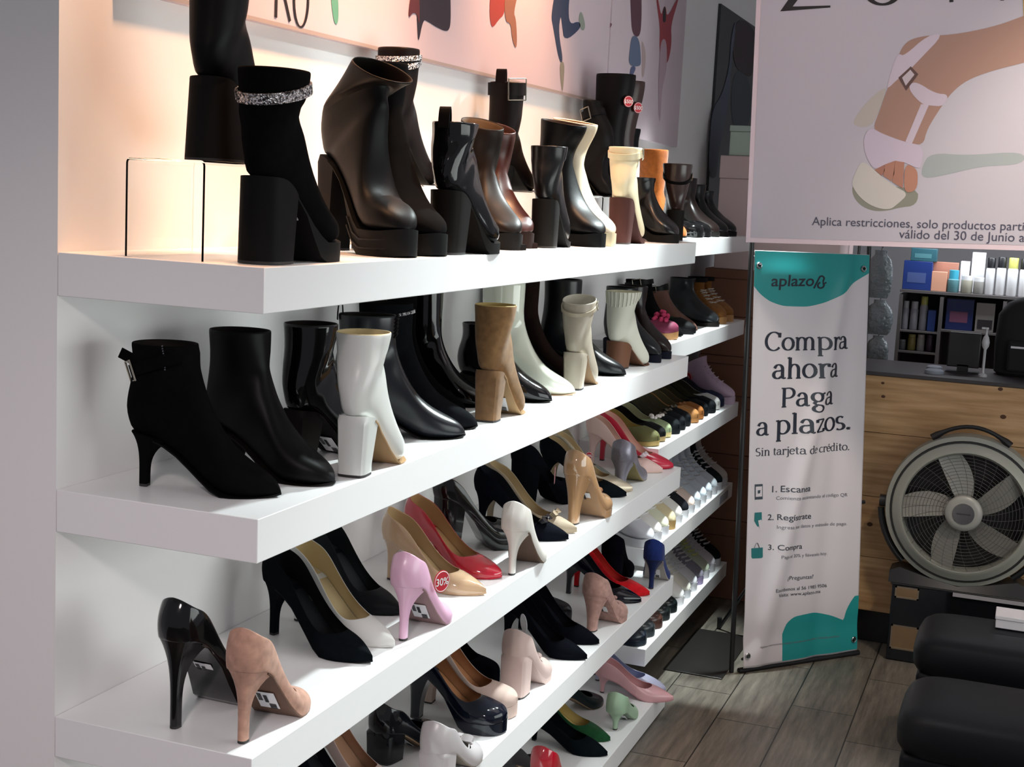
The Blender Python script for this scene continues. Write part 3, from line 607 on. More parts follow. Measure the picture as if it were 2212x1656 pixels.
# ---------------- third shelf
G = 'pumps on the third shelf'; z = ZA[2]
r, d = PUMP(z, (378, 1571), 89, 'h', 'black patent platform stiletto, nearest on the third shelf', G, L=.215, H=.112, P=.026, toe='round', heel='stiletto', up='patent', heelfin='patent', sticky=True, lining='1a1a1c')
r, d = PUMP(z, (524, 1603), 95, 'h', 'dusty pink suede stiletto seen from behind, beside the black patent one', G, L=.215, H=.112, toe='almond', heel='stiletto', up='suede', col='b68e7c', lining='c79a84', heelfin='suede', solecol='6f5446', sticky=True)
r, d = PUMP(z, (804, 1434), -14, 't', 'black suede pointed pump in front of the white pair-mate', G, L=.255, H=.105, toe='point', heel='stiletto', up='suede', col='0c1014', lining='16181a', heelfin='suede', solecol='101214', sticky=False)
r, d = PUMP(z, (852, 1400), -14, 't', 'white pointed pump with cream lining, toe past the black pump', G, L=.255, H=.10, toe='point', heel='stiletto', up='matte', col='dededa', lining='cdb98c', heelfin='matte', solecol='d8d8d4')
r, d = PUMP(z, ('w', .02, .752), -10, 'h', 'black leather pointed pump at the back, half under the shelf above', G, L=.225, H=.105, toe='point', heel='stiletto', up='leather', col='14171a', lining='1c2022', heelfin='leather', solecol='16181a')
r, d = PUMP(z, (1050, 1286), -2, 't', 'beige patent pointed pump between the pink and red ones', G, L=.24, H=.09, toe='point', heel='stiletto', up='patent', col='c8a684', lining='b79a72', heelfin='patent', solecol='c8a684')
r, d = PUMP(z, (1083, 1250), -8, 't', 'red patent pump with beige lining', G, L=.245, H=.09, toe='almond', heel='stiletto', up='patent', col='b81a30', lining='b58e62', heelfin='patent', solecol='b81a30')
r, d = PUMP(z, (870, 1382), 92, 'h', 'pale pink stiletto with a round red discount tag', G, L=.21, H=.103, toe='almond', heel='stiletto', up='satin', col='e0b2cc', lining='d9b0a8', heelfin='satin', solecol='9c7f80', sticky=True)
red_tag(r, (.085, -.046, .100), R(-22), .021, '30%')
r, d = PUMP(z, ('w', .085, 1.205), 42, 'h', 'black patent platform pump tipped to show its price sticker', G, L=.21, H=.10, P=.022, toe='round', heel='chunky', up='patent', lining='16181a', heelfin='patent', heel_x=.03)
sticker(r, .21, d['zb'], .52, .034, .04)
r, d = PUMP(z, (1228, 1168), 4, 't', 'black patent pointed pump with bow, in front of the beige bow pump', G, L=.24, H=.10, toe='point', heel='stiletto', up='suede', col='0b0d14', lining='14161c', heelfin='suede', solecol='101114')
bow(r, .180, .043, LM('0b0d14', 'patent'), .03)
r, d = PUMP(z, (1246, 1152), 4, 't', 'beige pointed pump with a bow behind the black bow pump', G, L=.245, H=.10, toe='point', heel='stiletto', up='matte', col='a3927c', lining='b39d78', heelfin='matte', solecol='a3927c')
bow(r, .188, .043, LM('a8987f', 'patent'), .026)
r, d = PUMP(z, (1105, 1241), 95, 'h', 'white stiletto seen from behind in the middle of the third shelf', G, L=.215, H=.10, toe='almond', heel='stiletto', up='satin', col='d8d4cd', lining='d0c4b0', heelfin='satin', solecol='6d5a4c')
r, d = PUMP(z, (1125, 1090), 55, 'h', 'black suede platform shoe with a hanging pink tag', G, L=.21, H=.10, P=.02, toe='round', heel='chunky', up='suede', col='0b0d12', lining='14161c', heelfin='suede', heel_x=.03)
b = MB().box(-.011, .011, -.0005, .0005, -.022, .022); t_ = b.build('hanging_tag', LM('c88f96', 'matte'), r, smooth=False); t_.location = (.10, -.05, .085); t_.rotation_euler = (0, 0, R(50))
r, d = PUMP(z, (1353, 1074), 6, 't', 'black suede pointed pump in front of the lace-toed nude pump', G, L=.25, H=.10, toe='point', heel='stiletto', up='suede', col='0d1114', lining='b39d78', heelfin='suede', solecol='121418')
r, d = PUMP(z, (1366, 1062), 6, 't', 'nude pump with a lace toe behind the black suede one', G, L=.25, H=.10, toe='point', heel='stiletto', up='glitter', col='c9bda6', lining='c0a880', heelfin='matte', solecol='c0a888', heelcol='c0a888')
r, d = PUMP(z, (1236, 1132), 84, 'h', 'tan patent platform stiletto with bow, seen from behind', G, L=.205, H=.11, P=.018, toe='round', heel='slim', up='patent', col='b48c66', lining='b08e66', heelfin='patent', solecol='8d6a4c', sticky=True)
bow(r, .15, .066, LM('9b6d52', 'patent'), .022)
r, d = PUMP(z, ('w', .02, 2.19), 2, 'h', 'pale silver glitter pump at the back', G, L=.20, H=.10, toe='point', heel='stiletto', up='glitter', col='a9b3ac', lining='b9ab90', heelfin='glitter', solecol='a9b3ac')
r, d = PUMP(z, ('w', .262, 2.115), 92, 'h', 'grey glitter block heel shoe near the end of the third shelf', G, L=.20, H=.075, toe='round', heel='slim', up='glitter', col='8f8c98', lining='a79c8c', heelfin='glitter', heelcol='8f8c98', solecol='8c8058')
r, d = PUMP(z, ('w', .072, 2.395), 2, 'h', 'pale pink pump with a flower bow, left of the red one at the shelf end', G, L=.245, H=.105, toe='point', heel='stiletto', up='matte', col='dcbcb4', lining='d0a898', heelfin='matte', solecol='cfb3a0')
red_tag(r, (.02, -.036, .035), R(30), .012, '30%'); bow(r, .185, .047, LM('eedde4', 'satin'), .026)
r, d = PUMP(z, ('w', .078, 2.487), 1, 'h', 'red pointed pump with pink lining at the end of the third shelf', G, L=.25, H=.105, toe='almond', heel='stiletto', up='satin', col='c2203c', lining='dcae9e', heelfin='satin', solecol='a01830')
# far third shelf : low shoes, toes out
G = 'low shoes on the far third shelf'; z = ZB[2]
def far_row(z, y0, y1, items, group, xt=.25):
    n = len(items)
    for i, it in enumerate(items):
        y = y0+(y1-y0)*i/(n-1) if n > 1 else y0
        yield i, it, Vector((xt, y, z))
def LOW(z, xt, y, yaw, label, group, name, kind='flat', cat='shoe', **k):
    L = k.setdefault('L', .225); yaw -= 20; y -= .02; a = R(yaw); t = thing(name, label, cat, (xt-L*math.cos(a), y-L*math.sin(a), z+.0004), a, group)
    if kind == 'flat':
        k.setdefault('H', .008); k.setdefault('P', .012); k.setdefault('toe', 'round'); k.setdefault('heel', 'none'); k.setdefault('heelfin', 'matte'); d = pump(t, **k)
    else:
        k.setdefault('H', .012); k.setdefault('P', .024); k.setdefault('toe', 'round'); k.setdefault('heel', 'none'); k.setdefault('low', True); k.setdefault('solecol', 'c9c9cc'); k.setdefault('soleth', .02); d = boot(t, **k)
    return t, d
T3 = [('tan-soled olive mule, nearest on the far third shelf', dict(col='6f6f45', lining='b09a5c', heelcol='b79e63')), ('black espadrille beside the olive mule', dict(col='101013', lining='1c1a16', heelcol='9c8458')),
      ('green mule with white flower trim', dict(col='8d9a76', lining='a9a886', heelcol='b7a874')), ('black flat with silver toe chain', dict(col='0f1418', lining='4b4636')),
      ('black flat with beaded bow', dict(col='0e1216', lining='504a38')), ('second black beaded flat, right of the first', dict(col='0c0f13', lining='55503c')), ('tan moccasin with toe fringe', dict(col='9a6a3a', lining='5f573f')),
      ('darker tan moccasin next to the black woven shoe', dict(col='8a5320', lining='57513a')), ('black woven slip-on with gold stud', dict(col='0d1013', lining='504c38')), ('black slip-on left of the white one', dict(col='101317', lining='4e4a38')),
      ('white slip-on beside navy one', dict(col='d0d0cc', lining='4c4a3c')), ('navy slip-on beside the lilac sneaker', dict(col='1a2340', lining='44424c'))]
for i, it, p in far_row(z, 2.605, 3.61, T3, G):
    r, d = LOW(z, p.x-.004*(i % 3), p.y, 0, it[0], G, 'slip_on_shoe', 'flat', L=.235, H=.03, W=.9, up='matte', **it[1])
    if i in (2,):
        b = MB()
        for q in range(10): b.lathe([(0, .010), (.006, .008), (.008, .002), (0, -.002)], (.16+.03*random.random(), -.03+.006*q, .058+.006*random.random()), 7)
        b.build('flower_trim', LM('dfd6d2', 'matte'), r)
    if i in (3, 4, 5, 6): bow(r, .165, .058, LM('8a8578' if i < 6 else '7a4a22', 'metal' if i < 6 else 'matte'), .02)
r, d = LOW(z, .262, 3.715, 0, 'lilac pink sneaker with round red discount tags, last on the far third shelf', G, 'sneaker', 'sneaker', cat='sneaker', L=.25, up='matte', col='d9c0d6', lining='b8a5ba', solecol='dcc8dc', H=.03)
laces(r, d, LM('e6d8e6', 'matte'), 5, shoe=True, r=.002)
red_tag(r, (.055, -.045, .085), R(5), .024, '30'); red_tag(r, (.085, -.048, .045), R(5), .022, '30')

# ---------------- fourth shelf
G = 'shoes on the fourth shelf'; z = ZA[3]
r, d = PUMP(z, (868, 1722), -10, 't', 'pale pink pump with tan lining at the bottom edge of the picture', G, L=.25, H=.10, toe='point', heel='stiletto', up='matte', col='cbb0a8', lining='a87f63', heelfin='matte', solecol='cbb0a8')
r, d = PUMP(z, (815, 1770), -10, 't', 'black suede pump at the bottom edge beside the pink one', G, L=.25, H=.10, toe='point', heel='stiletto', up='suede', col='0d0f14', lining='14161a', heelfin='suede', solecol='121418')
r, d = PUMP(z, (828, 1640), 78, 'h', 'black patent shoe with a straight block heel', G, L=.21, H=.065, toe='round', heel='flare', up='patent', col='0d0f14', lining='15171b', heelfin='patent', heel_x=.03, sticky=True)
r, d = PUMP(z, (940, 1690), 90, 'h', 'silver grey satin block heel shoe with bow', G, L=.205, H=.07, toe='round', heel='flare', up='satin', col='b9b3b4', lining='a7a09c', heelfin='satin', solecol='8e8478', heel_x=.03)
bow(r, .15, .048, LM('b9b3b4', 'satin'), .03)
r, d = PUMP(z, ('w', .10, 1.068), 3, 'h', 'navy black patent platform pump with tan lining', G, L=.235, H=.095, P=.024, toe='round', heel='slim', up='patent', col='0a0f1c', lining='9c6c48', heelfin='patent')
r, d = PUMP(z, ('w', .087, 1.166), 3, 'h', 'beige platform pump with tan lining behind the navy patent one', G, L=.235, H=.095, P=.024, toe='round', heel='slim', up='matte', col='c3aba0', lining='a5714c', heelfin='matte', heelcol='c3aba0')
r, d = PUMP(z, ('w', .268, 1.272), 90, 'h', 'blush block heel shoe with oval white tag', G, L=.205, H=.090, P=.012, toe='round', heel='flare', up='matte', col='c7afa8', lining='b59c90', heelfin='matte', heelcol='c7afa8', solecol='8f7a6c', heel_x=.03)
bow(r, .15, .06, LM('c7afa8', 'matte'), .022)
b = MB(); b.lathe([(0, -.0004), (.019, -.0004), (.019, .0004), (0, .0004)], n=28, axis='y'); t_ = b.build('paper_tag', mat('paper_white', (.75, .74, .78), .7), r); t_.location = (.045, -.01, .172); t_.scale = (.8, 1, 1.15); t_.rotation_euler = (0, R(25), R(50))
r, d = PUMP(z, (1268, 1426), -6, 't', 'black suede pump, nearer of the pointed pair on the fourth shelf', G, L=.25, H=.10, toe='point', heel='stiletto', up='suede', col='0a0c12', lining='0e1016', heelfin='suede', solecol='101218')
r, d = PUMP(z, (1294, 1393), -6, 't', 'black suede pump, farther of the pointed pair on the fourth shelf', G, L=.25, H=.105, toe='point', heel='stiletto', up='suede', col='0a0c12', lining='0e1016', heelfin='suede', solecol='101218')
r, d = PUMP(z, ('w', .012, 1.345), 0, 'h', 'black shoe in the shade behind the blush block heel', G, L=.20, H=.10, P=.015, toe='round', heel='chunky', up='suede', col='0b0d14', lining='101218', heelfin='suede', heel_x=.03)
r, d = PUMP(z, ('w', .012, 1.895), 0, 'h', 'black shoe with price sticker behind the nude block heel', G, L=.20, H=.10, P=.015, toe='round', heel='chunky', up='satin', col='0b0d14', lining='101218', heelfin='satin', heel_x=.03, sticky=True)
r, d = PUMP(z, ('w', .281, 1.835), 84, 'h', 'nude suede block heel peep toe seen from behind', G, L=.205, H=.090, P=.012, toe='round', heel='slim', up='suede', col='b08a80', lining='a88478', heelfin='suede', heelcol='b08a80', solecol='8a6a5c', sticky=True)
bow(r, .155, .062, LM('b08a80', 'suede'), .016)
r, d = PUMP(z, (1385, 1302), 4, 't', 'black patent pump under the red one', G, L=.24, H=.095, toe='point', heel='stiletto', up='patent', col='0a0c14', lining='14161c', heelfin='patent', solecol='101218')
r, d = PUMP(z, (1403, 1287), 4, 't', 'red suede pump on the fourth shelf, the brightest red', G, L=.245, H=.095, toe='point', heel='stiletto', up='suede', col='c0161e', lining='b0241e', heelfin='suede', solecol='a01218')
r, d = PUMP(z, (1318, 1262), 94, 'h', 'black suede shoe with sticker left of the blue one', G, L=.205, H=.09, P=.01, toe='round', heel='chunky', up='suede', col='07080f', lining='0d0e14', heelfin='suede', heel_x=.03, sticky=True)
r, d = PUMP(z, (1406, 1271), 97, 'h', 'royal blue suede stiletto at the end of the fourth shelf', G, L=.205, H=.092, toe='almond', heel='stiletto', up='suede', col='1c2c66', lining='1a2a5c', heelfin='suede', heelcol='18234c', solecol='b0aaa4', sticky=True)
# far fourth shelf: pale sneakers
G = 'pale sneakers on the far fourth shelf'; z = ZB[3]
T4 = [('white chunky sneaker with grey sole stripe, nearest of the row', 'd4d4da'), ('white canvas sneaker next to the chunky one', 'd8d4d0'), ('cream sneaker with a pale sole', 'cfcfb8'), ('white and tan sneaker with gum heel', 'c9bc98'), ('white sneaker with black side panel', 'cfcfca'),
      ('black-topped sneaker with pale sole', '12161c'), ('blush sneaker right of the black-topped one', 'd8c6bc'), ('first icy white sneaker in the middle', 'ccd6de'), ('second icy white sneaker, right of the first', 'cfd9e2'), ('third icy white sneaker', 'd2dae4'), ('fourth icy white sneaker beside the black striped one', 'cfd8e0'),
      ('dark green and black sneaker with a red tag', '10181a'), ('pale beige knit sneaker with pink toe, last of the row', 'c9c2bc')]
for i, it, p in far_row(z, 2.60, 3.72, T4, G, .255):
    r, d = LOW(z, p.x, p.y, 0, it[0], G, 'sneaker', 'sneaker', cat='sneaker', L=.24, up='matte', col=it[1], lining='8a8c8a', solecol='cfd0d4' if it[1] != 'c9bc98' else 'a88a58', H=.03, W=.94)
    laces(r, d, LM('dcdcdc' if it[1] != '12161c' else '202428', 'matte'), 5, shoe=True, r=.002)
    if i == 11: red_tag(r, (.06, -.043, .085), R(5), .02, '30')

# ---------------- bottom shelf
G = 'shoes on the bottom shelf'; z = ZA[4]
r, d = PUMP(z, (1165, 1755), 88, 'h', 'red patent shoe at the bottom edge, seen from behind', G, L=.205, H=.115, toe='round', heel='slim', up='patent', col='b5162a', lining='c06a64', heelfin='patent', solecol='5a2020')
bow(r, .15, .045, LM('c04858', 'satin'), .022)
r, d = PUMP(z, (1085, 1690), 60, 'h', 'black and white print shoe half hidden by the red patent one', G, L=.205, H=.06, toe='round', heel='slim', up='glitter', col='4a4c4e', lining='4a4a4a', heelfin='matte')
r, d = PUMP(z, (1312, 1634), -4, 't', 'black suede pointed pump in front of the green one', G, L=.25, H=.06, toe='point', heel='kitten', up='suede', col='0c1216', lining='101418', heelfin='suede', solecol='101418')
r, d = PUMP(z, (1318, 1602), -4, 't', 'dark green pump with yellow lining', G, L=.25, H=.06, toe='point', heel='kitten', up='suede', col='1c4a2a', lining='c8b070', heelfin='suede', solecol='1c4a2a')
r, d = PUMP(z, ('w', .095, 2.13), 62, 'h', 'black kitten heel leaning at the back of the bottom shelf', G, L=.21, H=.06, toe='almond', heel='kitten', up='satin', col='101a1c', lining='141c1e', heelfin='satin')
r, d = PUMP(z, (1327, 1577), 92, 'h', 'mint green kitten heel seen from behind', G, L=.205, H=.055, toe='point', heel='kitten', up='matte', col='a3bfa2', lining='98b09a', heelfin='matte', solecol='8a9c88', sticky=True)
r, d = PUMP(z, ('w', .147, 2.385), 9, 'h', 'rose pink kitten heel pump, toe over the shelf end', G, L=.25, H=.06, toe='point', heel='kitten', up='satin', col='d9a5aa', lining='cf9a9c', heelfin='satin', solecol='c08a90')
r, d = PUMP(z, ('w', .10, 2.487), 2, 'h', 'lilac pump behind the rose pink kitten heel', G, L=.25, H=.05, toe='almond', heel='kitten', up='satin', col='bcbcd6', lining='8d90ac', heelfin='satin', solecol='9a9cb8')
# far bottom shelf
G = 'sneakers and flats on the far bottom shelf'; z = ZB[4]
T5 = [('dark blue flat, nearest on the far bottom shelf', '16212f', 0), ('grey-black flat with a pale edge next to the blue one', '2c3236', 0), ('brown flat with black sole', '4a2f28', 0), ('dark green-black round toe shoe', '141d1c', 0), ('small black shoe under the shelf above', '10181a', 0),
      ('white sneaker right of the dark flats', 'd2d2d2', 1), ('cream-white sneaker with strap', 'd5d2c6', 1), ('white sneaker with soft sole near the lilac one', 'd6d6da', 1), ('grey and lilac sneaker with marbled heel', '85818e', 1), ('pale green sneaker with yellow laces', 'b9c2ae', 1), ('white sneaker with long toe at the shelf end', 'd6d3da', 1), ('navy black sneaker, last on the far bottom shelf', '0f161d', 1)]
for i, it, p in far_row(z, 2.60, 3.72, T5, G, .25):
    if it[2]:
        r, d = LOW(z, p.x, p.y, 0, it[0], G, 'sneaker', 'sneaker', cat='sneaker', L=.24, up='matte', col=it[1], lining='8a8a8a', H=.03, solecol='d2d2d6' if i != 8 else '9c8db0')
        laces(r, d, LM('d9dd8c' if i == 9 else 'dcdcdc', 'matte'), 6, shoe=True, r=.0025)
    else: r, d = LOW(z, p.x, p.y, 0, it[0], G, 'flat_shoe', 'flat', L=.23, up='satin', col=it[1], lining='15181a', H=.02)
# ------------------------------------------------------------------ posters on the long wall
def wall_poster(name, label, y0, y1, z0, z1, th=.012, m=None, slope=0):
    t = thing(name, label, 'poster', (0.0, (y0+y1)/2, z0))
    b = MB(); yc = (y0+y1)/2
    b.add([(.0006, y0-yc, 0), (th, y0-yc, 0), (th, y1-yc, slope), (.0006, y1-yc, slope), (.0006, y0-yc, z1-z0), (th, y0-yc, z1-z0), (th, y1-yc, z1-z0), (.0006, y1-yc, z1-z0)], [(3, 2, 1, 0), (4, 5, 6, 7), (0, 1, 5, 4), (1, 2, 6, 5), (2, 3, 7, 6), (3, 0, 4, 7)])
    b.build('board', m or mat('poster_paper', srgb('cdbdc4'), .45), t, smooth=False)
    def fn(px, py, lift=.0008):
        p = on_x(px, py, th+lift); return Vector((th+lift, p.y-yc, p.z-z0))
    return t, fn, yc, z0
ink = lambda c: mat('ink_'+c, c, .5)
def art(t, fn, name, pts, c, sx=1, sy=1, ox=0, oy=0, lift=.0008):
    return flat(name, chaikin([(ox+sx*x, oy+sy*y) for x, y in pts]), ink(c), lambda x, y: fn(x, y, lift), t)
t, fn, yc, z0 = wall_poster('wall_poster', 'long white poster with jumping legs and dark serif letters', .12, 2.566, 1.872, 2.62, .016, slope=.022)
MB().add([(.0165, -1.22, .0), (.0165, 1.22, .022), (.0165, 1.22, .029), (.0165, -1.22, .007)], [(0, 1, 2, 3)]).build('edge_strip', mat('poster_edge', srgb('a79a96'), .5), t, smooth=False)
k = .4973
def fig(t, fn, nm, pts, c, lift=.0008): art(t, fn, nm, pts, c, k, k, 540, 0, lift)
fig(t, fn, 'printed_shoe', [(350, -30), (382, -30), (386, 60), (382, 100), (374, 108), (366, 95), (358, 50)], '5f9c86')
fig(t, fn, 'printed_legs', [(735, -60), (870, -60), (873, 80), (868, 125), (852, 138), (810, 118), (770, 92), (752, 85), (731, 195), (727, 120), (724, 60)], '2a2430')
fig(t, fn, 'printed_skirt', [(700, -40), (735, -40), (738, 60), (735, 110), (726, 60), (706, 55), (692, 78), (688, 60)], '5a2a30', .0012)
fig(t, fn, 'printed_shorts', [(1045, -40), (1110, -40), (1108, 60), (1080, 85), (1060, 116), (1048, 116), (1040, 60)], '9c4038')
fig(t, fn, 'printed_legs', [(1105, -40), (1168, -40), (1145, 55), (1155, 80), (1160, 150), (1159, 205), (1150, 205), (1138, 160), (1133, 100), (1108, 95)], '8d6250', .0012)
fig(t, fn, 'printed_jeans', [(1330, -60), (1395, -60), (1383, 30), (1388, 108), (1430, 90), (1440, 122), (1366, 182), (1356, 110), (1350, 60), (1340, 140), (1362, 270), (1343, 270), (1316, 110), (1308, 70)], '35405a')
fig(t, fn, 'printed_shoe', [(1428, 92), (1432, 55), (1442, 50), (1457, 105), (1452, 134), (1436, 128)], '8d958a')
fig(t, fn, 'printed_shoe', [(1345, 268), (1368, 268), (1362, 370), (1357, 404), (1348, 340)], '8f8a7c')
for ltr, pts in (('R', None), ('O', None)):
    pass
def ribbon(mb, pts, thick, thin, fn, ang=0, closed=False):
    """pen stroke: upright parts thick, level parts thin"""
    n = len(pts); L = []; Rr = []
    for i in range(n):
        a = pts[max(i-1, 0)] if not closed else pts[i-1]; b = pts[min(i+1, n-1)] if not closed else pts[(i+1) % n]
        dx, dy = b[0]-a[0], b[1]-a[1]; l = math.hypot(dx, dy) or 1; dx /= l; dy /= l
        wd = (thin+(thick-thin)*abs(dy*math.cos(ang)+dx*math.sin(ang))**1.5)/2
        L.append((pts[i][0]-dy*wd, pts[i][1]+dx*wd)); Rr.append((pts[i][0]+dy*wd, pts[i][1]-dx*wd))
    V = [fn(*p) for p in L]+[fn(*p) for p in Rr]
    F = [(i, i+1, n+i+1, n+i) for i in range(n-1)]
    if closed: F.append((n-1, 0, n, 2*n-1))
    mb.add(V, F)
def arc(cx, cy, rx, ry, a0, a1, n=16): return [(cx+rx*math.cos(R(a0+(a1-a0)*i/n)), cy+ry*math.sin(R(a0+(a1-a0)*i/n))) for i in range(n+1)]
mb = MB(); s_ = .095; oy = on_x(596, 38, .017)
F2 = lambda x, y: Vector((.0172, oy.y-yc+x, oy.z-z0+y))
ribbon(mb, [(0, 0), (0, s_)], .009, .004, F2); ribbon(mb, [(0, s_)]+arc(.020, .075, .026, .02, 90, -90, 10)+[(0, .055)], .006, .004, F2); ribbon(mb, [(.02, .055), (.05, 0)], .009, .004, F2)
ribbon(mb, arc(.088, .045, .026, .05, 0, 360, 30), .008, .003, F2); mb.build('printed_letters', ink('1c1416'), t, smooth=False, fix=False)
t, fn, yc, z0 = wall_poster('wall_poster', 'second white poster with two women raising arms, beside the jumping legs', 2.585, 3.515, 1.814, 2.62, .014, slope=-.004)
fig(t, fn, 'printed_shoe', [(1527, 62), (1545, 78), (1555, 98), (1577, 102), (1560, 128), (1530, 112)], '6a4650')
fig(t, fn, 'printed_blouse', [(1650, -60), (1700, -60), (1702, 80), (1694, 165), (1660, 150), (1655, 60)], '5a3a44')
fig(t, fn, 'printed_skirt', [(1660, 150), (1692, 165), (1700, 270), (1692, 290), (1644, 286), (1650, 215)], '5d6a84', .0012)
fig(t, fn, 'printed_legs', [(1654, 286), (1680, 290), (1662, 330), (1648, 330)], '50587a')
fig(t, fn, 'printed_legs', [(1700, 160), (1722, 230), (1712, 335), (1700, 335), (1704, 260)], 'b09a9a')
fig(t, fn, 'printed_blouse', [(1762, -20), (1770, -20), (1787, 75), (1797, 28), (1807, 28), (1812, 80), (1856, -10), (1863, -5), (1828, 110), (1832, 170), (1826, 230), (1812, 280), (1786, 280), (1778, 200), (1782, 120)], '9a3a44')
fig(t, fn, 'printed_hair', [(1796, 30), (1806, 30), (1808, 90), (1800, 100), (1792, 90)], '2a1c20', .0012)
fig(t, fn, 'printed_legs', [(1786, 170), (1810, 170), (1812, 290), (1795, 365), (1788, 410), (1783, 530), (1776, 520), (1774, 360), (1779, 260)], 'b39aa4', .0012)
t, fn, yc, z0 = wall_poster('photo_panel', 'dark glossy photo panel of a long-haired woman in a blue dress', 4.10, 4.98, 1.53, 2.42, .012, mat('dark_photo', srgb('1b2026'), .3))
kk = .3384
def fg2(nm, pts, c, lift=.0008): art(t, fn, nm, pts, c, kk, 1/2.957, 1480, 0, lift)
fg2('printed_backdrop', [(300, 430), (425, 490), (415, 840), (290, 830)], '36414a')
fg2('printed_hair', [(325, 125), (400, 135), (460, 230), (452, 400), (420, 500), (370, 470), (320, 430), (300, 300)], '33242a', .0012)
fg2('printed_dress', [(325, 110), (292, 250), (285, 420), (235, 610), (175, 690), (155, 900), (150, 1130), (205, 1140), (215, 960), (260, 760), (288, 560), (296, 380), (318, 230)], '4f5568', .0016)

# ------------------------------------------------------------------ stack of cartons by the end wall
CARD = mat('cardboard', srgb('7a5240'), .8, var=(3, .18)); CARD2 = mat('pale_carton', srgb('c9b4b2'), .7); CARD3 = mat('pale_green_carton', srgb('a9bcb0'), .7); TAPE = mat('carton_gap', (.02, .015, .012), .9)
def carton(label, x0, x1, y0, y1, z0, z1, m, grp, marks=False):
    t = thing('carton', label, 'box', ((x0+x1)/2, (y0+y1)/2, z0+.0005), 0, grp); a, b_, h = (x1-x0)/2, (y1-y0)/2, z1-z0-.001
    MB().box(-a, a, -b_, b_, 0, h*.80).build('body', m, t, smooth=False, bevel=.003)
    MB().box(-a-.003, a+.003, -b_-.003, b_+.003, h*.80, h).build('lid', m, t, smooth=False, bevel=.003)
    if marks:
        mm = MB(); mm.box(a*.1, a*.75, -b_-.0042, -b_-.0036, h*.30, h*.34); mm.box(a*.35, a*.42, -b_-.0042, -b_-.0036, h*.34, h*.6)
        mm.build('printed_mark', TAPE, t, smooth=False)
    return t
zz = [0.0, .33, .60, .84, 1.00, 1.16, 1.35]
labs = ['bottom', 'second', 'third', 'fourth', 'fifth', 'topmost brown']
for i in range(6):
    carton('brown cardboard carton beside the far shelves, %s of its stack' % labs[i],   .075, .61, 3.86+.004*i, 4.3, zz[i], zz[i+1], CARD, 'brown carton stack', i in (2, 3))
carton('pale pink-beige carton standing on the brown stack', .105, .60, 3.88, 4.28, 1.35, 1.80, CARD2, 'pale cartons')
carton('pale green carton at the very top of the stack', .13, .60, 3.90, 4.26, 1.80, 1.92, CARD3, 'pale cartons')

tag(MB().box(.245, .452, 2.885, 3.40, .0005, .005).build('floor_mat', mat('floor_shade', (.012, .011, .010), .35), smooth=False, bevel=.002), 'dark rubber mat on the floor between the far shelves and the banner', 'mat')  # thin dark sheet added to paint the shaded patch of floor
# ------------------------------------------------------------------ X-stand banner
BL, BR, TL, TR = [Vector(v) for v in ((.506, 2.98, .020), (.842, 3.40, .016), (.440, 2.98, 1.459), (.768, 3.40, 1.455))]
BC = (BL+BR)/2; BC.z = 0
bn = thing('banner_stand', 'tall white and teal payment banner on a black X stand', 'banner', BC)
nrm = (BR-BL).cross(TL-BL).normalized()
if nrm.y > 0: nrm = -nrm
def fold(u, v):
    d = u-(.10+.72*v); a = .022*math.exp(-(d/.075)**2)*(.35+.65*math.sin(PI*min(max(v, 0), 1))**.5)
    d2 = u-(.80+.25*(v-.7)); a -= .010*math.exp(-(d2/.09)**2)
    a += .010*math.exp(-((v-.945)/.03)**2)*math.sin(PI*u)-.004*math.exp(-((v-.07)/.03)**2)
    return a - .006*math.cos(2*PI*u)*.5
def bsurf(u, v, lift=0):
    p = BL.lerp(BR, u).lerp(TL.lerp(TR, u), v); return p+nrm*(fold(u, v)+lift)-BC
rings = [[bsurf(i/80, j/140) for i in range(81)] for j in range(141)]
b = MB(); b.rings(rings, False); o = b.build('banner_sheet', mat('banner_fabric', srgb('d3ccd0'), .5), bn, fix=False)
sd = o.modifiers.new('thick', 'SOLIDIFY'); sd.thickness = .0008; sd.offset = 1 if False else 0
TEAL = mat('banner_teal', srgb('1a8f8e'), .5); NAVY = mat('banner_ink', srgb('141c2c'), .5); GREY = mat('banner_grey_ink', srgb('6f6c74'), .5)
def buv(px, py):
    """measured point on the sheet -> (u, v)"""
    n = (BR-BL).cross(TL-BL).normalized(); d = ray(px, py); P = CAM+d*((BL-CAM).dot(n)/d.dot(n))
    u, v = .5, .5
    for _ in range(12):
        a = BL.lerp(BR, u); c = TL.lerp(TR, u); q = a.lerp(c, v); e = P-q; du = (BR-BL).lerp(TR-TL, v); dv = c-a
        u += e.dot(du)/du.dot(du); v += e.dot(dv)/dv.dot(dv)
    return u, v
def patch(name, m, inside, nu=40, nv=40, u0=0, u1=1, v0=0, v1=1, lift=.0008):
    """part of the sheet printed in one colour, edge trimmed to a curve: rows from v_lo(u) to v_hi(u)"""
    rg = []
    for i in range(nu+1):
        u = u0+(u1-u0)*i/nu; lo, hi = inside(u); rg.append([bsurf(u, lo+(hi-lo)*j/nv, lift) for j in range(nv+1)])
    return MB().rings(rg, False).build(name, m, bn, fix=False)
pts = [buv(*p) for p in ((1631, 618), (1645, 636), (1670, 653), (1700, 661), (1735, 662), (1775, 655), (1815, 636), (1850, 610), (1876, 590))]
hc = pchip([(max(0, min(1, u)), v) for u, v in [(0, pts[0][1])]+pts[1:-1]+[(1, pts[-1][1])]])
patch('teal_header', TEAL, lambda u: (hc(u), .999), 90, 40)
pts = [buv(*p) for p in ((1690, 1390), (1692, 1360), (1700, 1345), (1720, 1330), (1750, 1324), (1790, 1328), (1825, 1340), (1830, 1320), (1826, 1300), (1833, 1286), (1852, 1279))]
